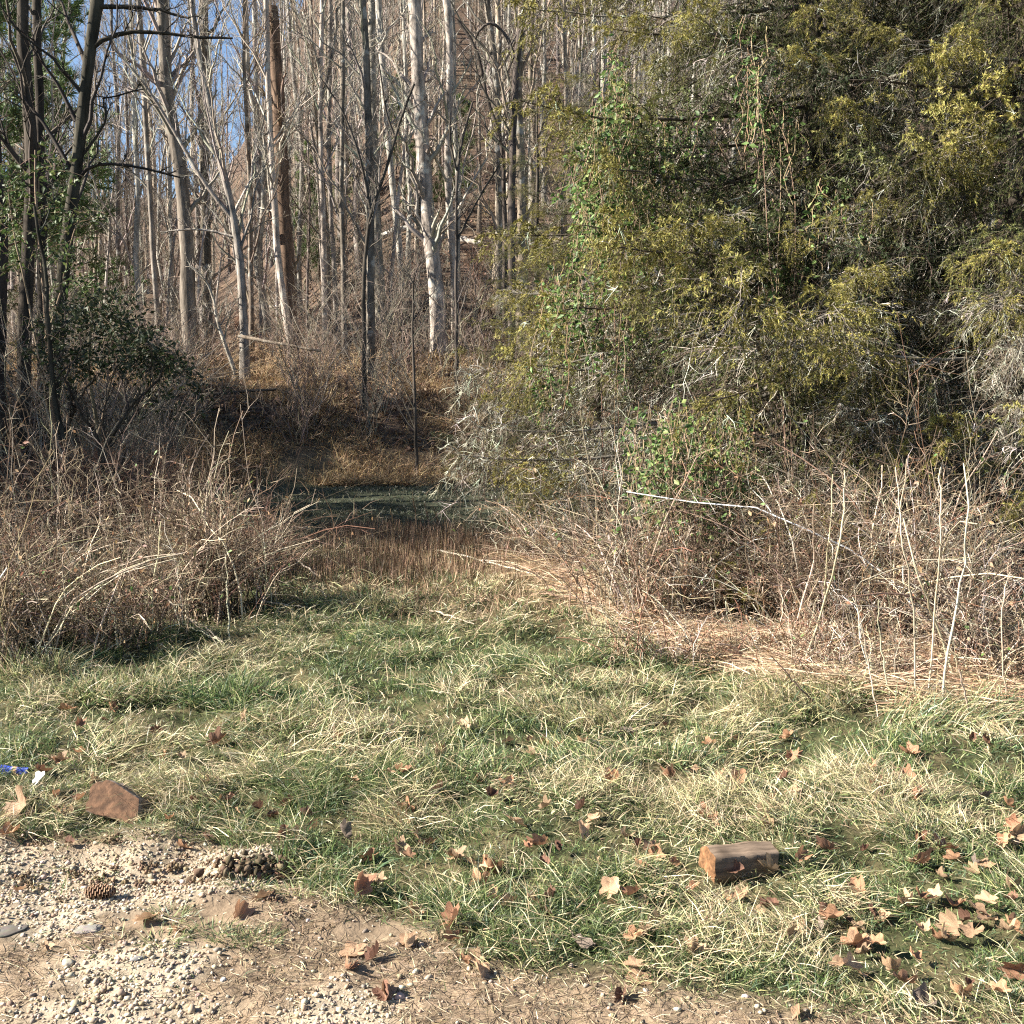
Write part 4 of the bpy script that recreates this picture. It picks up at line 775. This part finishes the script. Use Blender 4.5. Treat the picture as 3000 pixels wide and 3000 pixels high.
for (px, py) in [(500, 2700), (620, 2735), (760, 2760), (690, 2760), (480, 2755), (720, 2600), (870, 2620), (560, 2440), (440, 2430)]:
    g = gp(px, py); n = 130; m = MB(); a = rng.uniform(0, 6.28, n); q = np.sqrt(rng.random(n)) * 0.05; B = ground(g[0] + q * np.cos(a) * 1.5, g[1] + q * np.sin(a)); el = np.radians(rng.uniform(25, 80, n)); D = np.stack([np.cos(a) * np.cos(el), np.sin(a) * np.cos(el), np.sin(el)], 1)
    blades(m, B, D, rng.uniform(0.02, 0.06, n), np.full(n, 0.0022), D * np.array([.3, .3, -.3]), jit(np.where((rng.random(n) < .65)[:, None], GREEN[rng.integers(5, size=n)], STRAW[rng.integers(4, size=n)]), n, .15))
    root = thing("grass_tuft", "small green grass tuft sprouting from the bare shoulder", "grass tuft", g, "grass tufts on the bare shoulder"); tag(put("blades", m.mesh("blades", M_grass, g, smooth=False), root), kind="stuff")

# ================================================================== GRAVEL
t = (1 + 5 ** 0.5) / 2
ico = nrm(np.array([(-1, t, 0), (1, t, 0), (-1, -t, 0), (1, -t, 0), (0, -1, t), (0, 1, t), (0, -1, -t), (0, 1, -t), (t, 0, -1), (t, 0, 1), (-t, 0, -1), (-t, 0, 1)], float))
icf = np.array([(0, 11, 5), (0, 5, 1), (0, 1, 7), (0, 7, 10), (0, 10, 11), (1, 5, 9), (5, 11, 4), (11, 10, 2), (10, 7, 6), (7, 1, 8), (3, 9, 4), (3, 4, 2), (3, 2, 6), (3, 6, 8), (3, 8, 9), (4, 9, 5), (2, 4, 11), (6, 2, 10), (8, 6, 7), (9, 8, 1)])
x, y = field(95000, 2.2, 4.0, 0.85, 0.5); gfv = gravel_f(x, y); dfv = dirt_f(x, y); k = rng.random(len(x)) < gfv * 0.55 + dfv * 0.045; x, y = x[k], y[k]; n = len(x)
r = np.exp(rng.normal(size=n) * 0.35) * 0.0046; B = ground(x, y); B[:, 2] += r * 0.2
V = ico[None] * (r[:, None] * rng.uniform(0.65, 1.3, (n, 3)))[:, None] * (1 + 0.16 * rng.normal(size=(n, 12, 1))); a = rng.uniform(0, 6.28, n); ca, sa = np.cos(a)[:, None], np.sin(a)[:, None]
V = np.stack([V[..., 0] * ca - V[..., 1] * sa, V[..., 0] * sa + V[..., 1] * ca, V[..., 2] * 0.75], -1) + B[:, None]
mp_ = MB(); mp_.add(V, np.repeat(jit(pick([(0.36, 0.30, 0.225), (0.44, 0.38, 0.295), (0.27, 0.205, 0.14), (0.22, 0.185, 0.15), (0.36, 0.275, 0.185)], [3, 2, 2, 1.2, 1.5], n), n, 0.1), 12, 0), t=(np.arange(n)[:, None, None] * 12 + icf[None]))
tag(put("gravel", mp_.mesh("gravel", M_stone)), "pale crushed gravel on the bare shoulder", "gravel", kind="stuff")
def rock(name, label, px, py, r, col, sq=(1.2, 0.9, 0.6), group=None, cat="stone"):
    g = gp(px, py); import bmesh
    bm = bmesh.new(); bmesh.ops.create_icosphere(bm, subdivisions=3, radius=1.0); V = np.array([v.co[:] for v in bm.verts]); 
    o = rng.uniform(0, 90); nz = fbm(V[:, 0] * 1.3 + V[:, 2], V[:, 1] * 1.3 - V[:, 2], 1.2, 4, o); V = V * (0.6 + 0.8 * nz)[:, None] * np.array(sq) * r
    fs = np.array([[v.index for v in f.verts] for f in bm.faces]); bm.free(); m = MB(); m.add(V, jit(col, len(V), 0.05), t=fs)
    return tag(put(name, m.mesh(name, M_stone), None, g + np.array([0, 0, r * sq[2] * 0.35]), (0, 0, rng.uniform(0, 6))), label, cat, group)
rock("stone", "round white stone on the bare shoulder below the grass tufts", 655, 2890, 0.008, (0.5, 0.47, 0.43))
rock("stone", "flat blue grey stone beside the gravel patch", 405, 2815, 0.016, (0.2, 0.19, 0.18), (1.5, 0.6, 0.4))
rock("stone", "pale yellowish stone at the gravel patch's edge", 200, 2835, 0.014, (0.36, 0.32, 0.25))
rock("stone", "broad flat grey stone sunk into the dirt at the left edge", 25, 2745, 0.035, (0.12, 0.105, 0.09), (1.6, 1, 0.15))
rock("stone", "flat grey stone sunk into the dirt near the tufts", 260, 2735, 0.03, (0.2, 0.18, 0.16), (1.4, 0.9, 0.2))
def clod(label, px, py, r, col, k=40, sx=1.6, group=None):
    g = gp(px, py); m = MB(); c0 = rng.normal(size=(k, 3)) * np.array([0.55 * sx, 0.4, 0.18]) * r; c0[:, 2] += 0.12 * r - 0.25 * np.abs(c0[:, 0]) / sx; q = r * rng.uniform(0.06, 0.22, k)
    V_ = ico[None] * (q[:, None] * rng.uniform(0.6, 1.3, (k, 3)))[:, None] * (1 + 0.25 * rng.normal(size=(k, 12, 1))) + c0[:, None]
    m.add(V_, np.repeat(jit(col, k, 0.2), 12, 0), t=(np.arange(k)[:, None, None] * 12 + icf[None]))
    tag(put("dirt_clod", m.mesh("dirt_clod", M_ground, smooth=False), None, g, (0, 0, rng.uniform(-0.4, 0.4))), label, "clod", group)
clod("dark crumbled earth clod turned up at the end of the gravel strip", 745, 2560, 0.075, (0.10, 0.072, 0.048), 160)
for (px, py) in [(215, 2560), (60, 2590), (420, 2560), (480, 2590), (340, 2475), (450, 2455), (330, 2545), (540, 2520), (110, 2480), (250, 2470), (620, 2530), (690, 2540), (560, 2590), (300, 2590), (400, 2600), (510, 2560), (640, 2580), (180, 2640), (90, 2610), (700, 2600), (800, 2640), (850, 2690), (950, 2740)]:
    clod("small crumbly brown clod on the scraped shoulder", px, py, rng.uniform(0.02, 0.045), (0.155, 0.11, 0.072), 60, group="clods on the scraped shoulder")

# ================================================================== FALLEN LEAVES
def leaf_mesh(lobes, col, curl, j):
    r_ = np.random.default_rng(j); n = 26; th = np.linspace(-2.7, 2.7, n); rad = 0.55 + 0.38 * np.abs(np.cos(th * lobes / 2)) ** 0.7 + 0.1 * np.cos(th) + r_.normal(size=n) * 0.05
    o2 = np.stack([rad * np.cos(th), rad * np.sin(th) * 0.9], 1); ring = o2 * 0.55; P2 = np.vstack([[[-0.12, 0]], ring, o2])
    fold = curl * (np.abs(P2[:, 1]) ** 1.6) * (0.7 + 0.6 * (P2[:, 0] > 0)) + curl * 0.5 * np.maximum(P2[:, 0], 0) ** 2 + r_.normal(size=len(P2)) * 0.05 * np.r_[0, np.full(n, .5), np.ones(n)]
    V = np.column_stack([P2, fold]) * 0.5; i = np.arange(n - 1)
    m = MB(); m.add(V, np.clip(np.array(col) * (1 + 0.15 * r_.normal(size=(len(V), 1))), 0.02, .9), t=np.stack([np.zeros(n - 1, int), 1 + i, 2 + i], 1), q=np.stack([1 + i, 1 + n + i, 2 + n + i, 2 + i], 1))
    s = np.linspace(0, 1, 4)[:, None]; tubes(m, (np.array([-0.05, 0, 0]) + s * np.array([-0.45, 0.05, 0.03]))[None], np.full((1, 4), 0.01), 4, np.array([col]) * 0.8); return m.mesh("fallen_leaf", M_dead)
LV = [("curled orange brown lobed leaf", leaf_mesh(5, (0.36, 0.20, 0.115), 0.8, 1)), ("tan lobed leaf", leaf_mesh(5, (0.42, 0.27, 0.165), 0.45, 2)), ("tightly rolled dark brown leaf", leaf_mesh(3, (0.17, 0.09, 0.06), 1.5, 3)),
      ("pale buff curled leaf", leaf_mesh(5, (0.33, 0.225, 0.14), 1.0, 4)), ("folded russet leaf", leaf_mesh(7, (0.29, 0.15, 0.09), 1.2, 5)), ("greyish brown crumpled leaf", leaf_mesh(7, (0.20, 0.155, 0.125), 1.1, 6))]
placed = [(2030, 2400), (2060, 2420), (1965, 2425), (2230, 2420), (2280, 2400), (2250, 2440), (1590, 2390), (1710, 2400), (1700, 2450), (1600, 2480), (1550, 2520), (1620, 2530), (1755, 2560), (1440, 2590), (1400, 2610), (900, 2420), (860, 2480), (920, 2460), (830, 2470),
          (1180, 2440), (1220, 2490), (1260, 2500), (1330, 2530), (1060, 2550), (1050, 2590), (1390, 2560), (1430, 2600), (2200, 2570), (2150, 2590), (2260, 2590), (2300, 2560), (2190, 2540), (2790, 2550), (2770, 2590), (2750, 2530), (2900, 2570), (2690, 2650), (2720, 2670), (2440, 2670), (2500, 2690),
          (2400, 2760), (2420, 2740), (2560, 2730), (2840, 2770), (2750, 2790), (2820, 2720), (2950, 2780), (2980, 2480), (2960, 2460), (2090, 2110), (2150, 2170), (2660, 2300), (2040, 2280), (1560, 2190), (1590, 2210), (1640, 2215), (1500, 2190), (970, 2160), (990, 2170), (1000, 2155), (720, 2130), (480, 2230),
          (540, 2230), (190, 2100), (60, 2220), (110, 2290), (160, 2360), (60, 2380), (200, 2400), (250, 2370), (310, 2120), (330, 2090), (620, 2370), (660, 2360), (750, 2410), (700, 2420), (180, 2420), (610, 2330), (1410, 2870), (1680, 2790), (1870, 2570), (1880, 2660), (2130, 2640), (2180, 2660), (1560, 2790), (1860, 2870),
          (2450, 2880), (2920, 2950), (2700, 2970), (2980, 2900), (1040, 2660), (830, 2580), (1330, 2730), (1370, 2760), (2330, 2230), (2560, 2340), (2540, 2360), (2880, 2370), (1220, 2290), (1140, 2300), (1330, 2260), (2080, 2190)]
placed = [(a + rng.normal() * 6, b + rng.normal() * 5) for a, b in placed]
while len(placed) < 270:
    a, b = rng.uniform(0, 3000), 2130 + 860 * rng.random() ** 0.8
    if a < 1000 and b > 2480 and rng.random() < 0.9: continue
    if b > 2830 and rng.random() < 0.75: continue
    placed.append((a, b))
for (px, py) in placed:
    if 2040 < px < 2300 and 2480 < py < 2585: continue
    if 260 < px < 470 and 2330 < py < 2450: continue
    g = gp(px, py); k = int(rng.choice(6, p=[.26, .2, .16, .18, .17, .03])); lab, me = LV[k]; onb = float(dirt_f(g[0], g[1])) > 0.5
    s = rng.uniform(0.05, 0.10) * (0.75 if k == 2 else 1); zone = "lying on the bare shoulder" if onb else "lying in the rough grass"
    tag(put("fallen_leaf", me, None, g + np.array([0, 0, 0.008 if onb else rng.uniform(0.012, 0.045)]), (rng.normal() * 0.55, rng.normal() * 0.55, rng.uniform(0, 6.28)), (s, s * rng.uniform(0.55, 1.0), s)), lab + " " + zone, "leaf", lab.replace("leaf", "leaves ") + zone)
g = gp(115, 2330); tag(put("fallen_leaf", leaf_mesh(5, (0.6, 0.58, 0.55), 0.4, 12), None, g + np.array([0, 0, 0.06]), (0.3, -0.7, 0.4), 0.075), "white undersided leaf tilted up beside the left firewood block", "leaf")
g = gp(60, 2400); tag(put("fallen_leaf", leaf_mesh(5, (0.33, 0.22, 0.14), 0.8, 13), None, g + np.array([0, 0, 0.05]), (1.0, 0.2, -0.7), 0.16), "large pale tan leaf standing on edge left of the firewood block", "leaf")

# ================================================================== FIREWOOD
def firewood(label, px, py, L, prof, rot, barkc, facec, z=0.0):
    g = gp(px, py); n = len(prof); prof = np.array(prof); K = 14; xs = np.linspace(-L / 2, L / 2, K)
    u = np.linspace(0, n, 5 * n, endpoint=False).astype(float); pr = np.stack([np.interp(u, np.arange(n + 1), np.r_[prof[:, k], prof[0, k]]) for k in range(2)], 1); S = len(pr)
    V = np.zeros((K, S, 3)); V[..., 0] = xs[:, None]; jy = rng.normal(size=S) * 0.0025
    for k in range(K): sc_ = 1 + 0.03 * math.sin(k * 0.9); V[k, :, 1:] = pr * sc_ + jy[:, None] + rng.normal(size=(S, 2)) * 0.0012
    b = (np.arange(K - 1) * S)[:, None]; i = np.arange(S)[None]; j = (i + 1) % S; m = MB()
    kn = 1 - 0.65 * np.exp(-((V[..., 0] + L * 0.33) ** 2 + (V[..., 1] + 0.02) ** 2) / 0.0006)
    m.add(V, (np.array(barkc)[None] * (1 + 0.12 * rng.normal(size=(S, 1)))[None] * kn[..., None]).reshape(-1, 3), q=np.stack([b + i, b + j, b + S + j, b + S + i], -1))
    root = thing("firewood_piece", label, "firewood", g, None, rot); root.location.z = g[2] + z; put("split_sides", m.mesh("split_sides", M_wood, smooth=False), root)
    for e in (0, K - 1):
        mc = MB(); c = V[e].mean(0); ct = c.copy(); ct[0] += -0.001 if e == 0 else 0.001; mid = c + (V[e] - c) * 0.5; mid[:, 0] += (-1 if e == 0 else 1) * (0.001 + 0.0015 * rng.random(S)); ed = V[e] * 1.0; ed[:, 0] += (-1 if e == 0 else 1) * 0.0005
        mc.add(np.vstack([ct, mid, ed]), np.array(facec) * (1 + 0.1 * rng.normal(size=(1 + 2 * S, 1))), t=np.stack([np.zeros(S, int), 1 + np.arange(S), 1 + (np.arange(S) + 1) % S], 1), q=np.stack([1 + np.arange(S), 1 + S + np.arange(S), 1 + S + (np.arange(S) + 1) % S, 1 + (np.arange(S) + 1) % S], 1)); put("cut_end", mc.mesh("cut_end", M_wood, smooth=False), root)
firewood("weathered grey brown split firewood piece lying in the grass with an orange cut end", 2165, 2560, 0.235, [(-0.06, -0.045), (0.055, -0.045), (0.06, 0.01), (0.02, 0.045), (-0.045, 0.04)], (0.15, 0.05, 0.3), (0.17, 0.125, 0.09), (0.15, 0.078, 0.038), 0.035)
firewood("rusty brown sawn firewood block tilted at the lawn edge beside the gravel", 365, 2400, 0.13, [(-0.135, -0.055), (0.10, -0.065), (0.13, 0.035), (0.06, 0.065), (-0.09, 0.045)], (0.2, 0.55, 1.3), (0.16, 0.135, 0.115), (0.085, 0.046, 0.026), 0.05)

# ================================================================== PINE CONES, WRAPPER
def cone(label, px, py, L, rz):
    g = gp(px, py); root = thing("pine_cone", label, "pine cone", g, None, (0, 0, rz)); root.location.z = g[2] + L * 0.17; m, c = MB(), MB(); s = np.linspace(-0.5, 0.5, 8)
    tubes(c, np.stack([s * L, 0 * s, 0 * s], 1)[None], (L * 0.13 * np.cos(s * 2.9))[None], 8, np.array([(0.12, 0.07, 0.045)])); put("core", c.mesh("core", M_wood), root)
    k = np.arange(90); ta = k * 2.39996; xx = (k / 90 - 0.5) * L * 0.95; rr = L * 0.24 * np.sqrt(np.maximum(np.cos((k / 90 - 0.45) * 2.9), 0.05)); D = np.stack([0.35 * np.ones(90), np.cos(ta), np.sin(ta)], 1); base = np.stack([xx, 0 * xx, 0 * xx], 1)
    tn = np.stack([0 * ta, -np.sin(ta), np.cos(ta)], 1); w = L * 0.075; a = base + D * (rr * 0.3)[:, None]; e = base + D * rr[:, None]; th_ = np.array([0.010 * L * 8, 0, 0]) * 0.4
    V = np.stack([a - tn * w * .4, a + tn * w * .4, e + tn * w, e - tn * w, e + tn * w + th_, e - tn * w + th_], 1); kk = (np.arange(90) * 6)[:, None]
    C_ = np.repeat(jit((0.20, 0.115, 0.07), 90), 6, 0).reshape(90, 6, 3).copy(); C_[:, 4:] = (0.34, 0.23, 0.15); m.add(V, C_.reshape(-1, 3), q=np.concatenate([kk + np.array([[0, 1, 2, 3]]), kk + np.array([[3, 2, 4, 5]])])); put("scales", m.mesh("scales", M_wood, smooth=False), root)
cone("brown pine cone lying on the gravel strip", 292, 2635, 0.10, 0.1)
cone("small dark pine cone in the grass at the lawn's lower edge", 1852, 2875, 0.045, 0.8)
g = gp(50, 2270); wm = MB(); u, v = np.meshgrid(np.linspace(-1, 1, 14), np.linspace(-1, 1, 8)); X_ = u * 0.06; Y_ = v * 0.022; Z_ = 0.022 + 0.018 * np.cos(v * 2.2) + 0.014 * (fbm(u * 2.0, v * 2.0, 1.4, 3, 6) - 0.5)
ii = (np.arange(7)[:, None] * 14 + np.arange(13)[None]).ravel(); bandc = np.where(((np.abs(u) < 0.22))[..., None], np.array((0.6, 0.38, 0.2)), np.array((0.03, 0.06, 0.38))).reshape(-1, 3)
wm.add(np.stack([X_, Y_, Z_], -1), bandc, q=np.stack([ii, ii + 1, ii + 15, ii + 14], 1))
tag(put("wrapper", wm.mesh("wrapper", M_plastic), None, g + np.array([0, 0, 0.0]), (0.5, 0.05, -0.1)), "crumpled deep blue wrapper lying in dead leaves at the lawn's left edge", "litter")
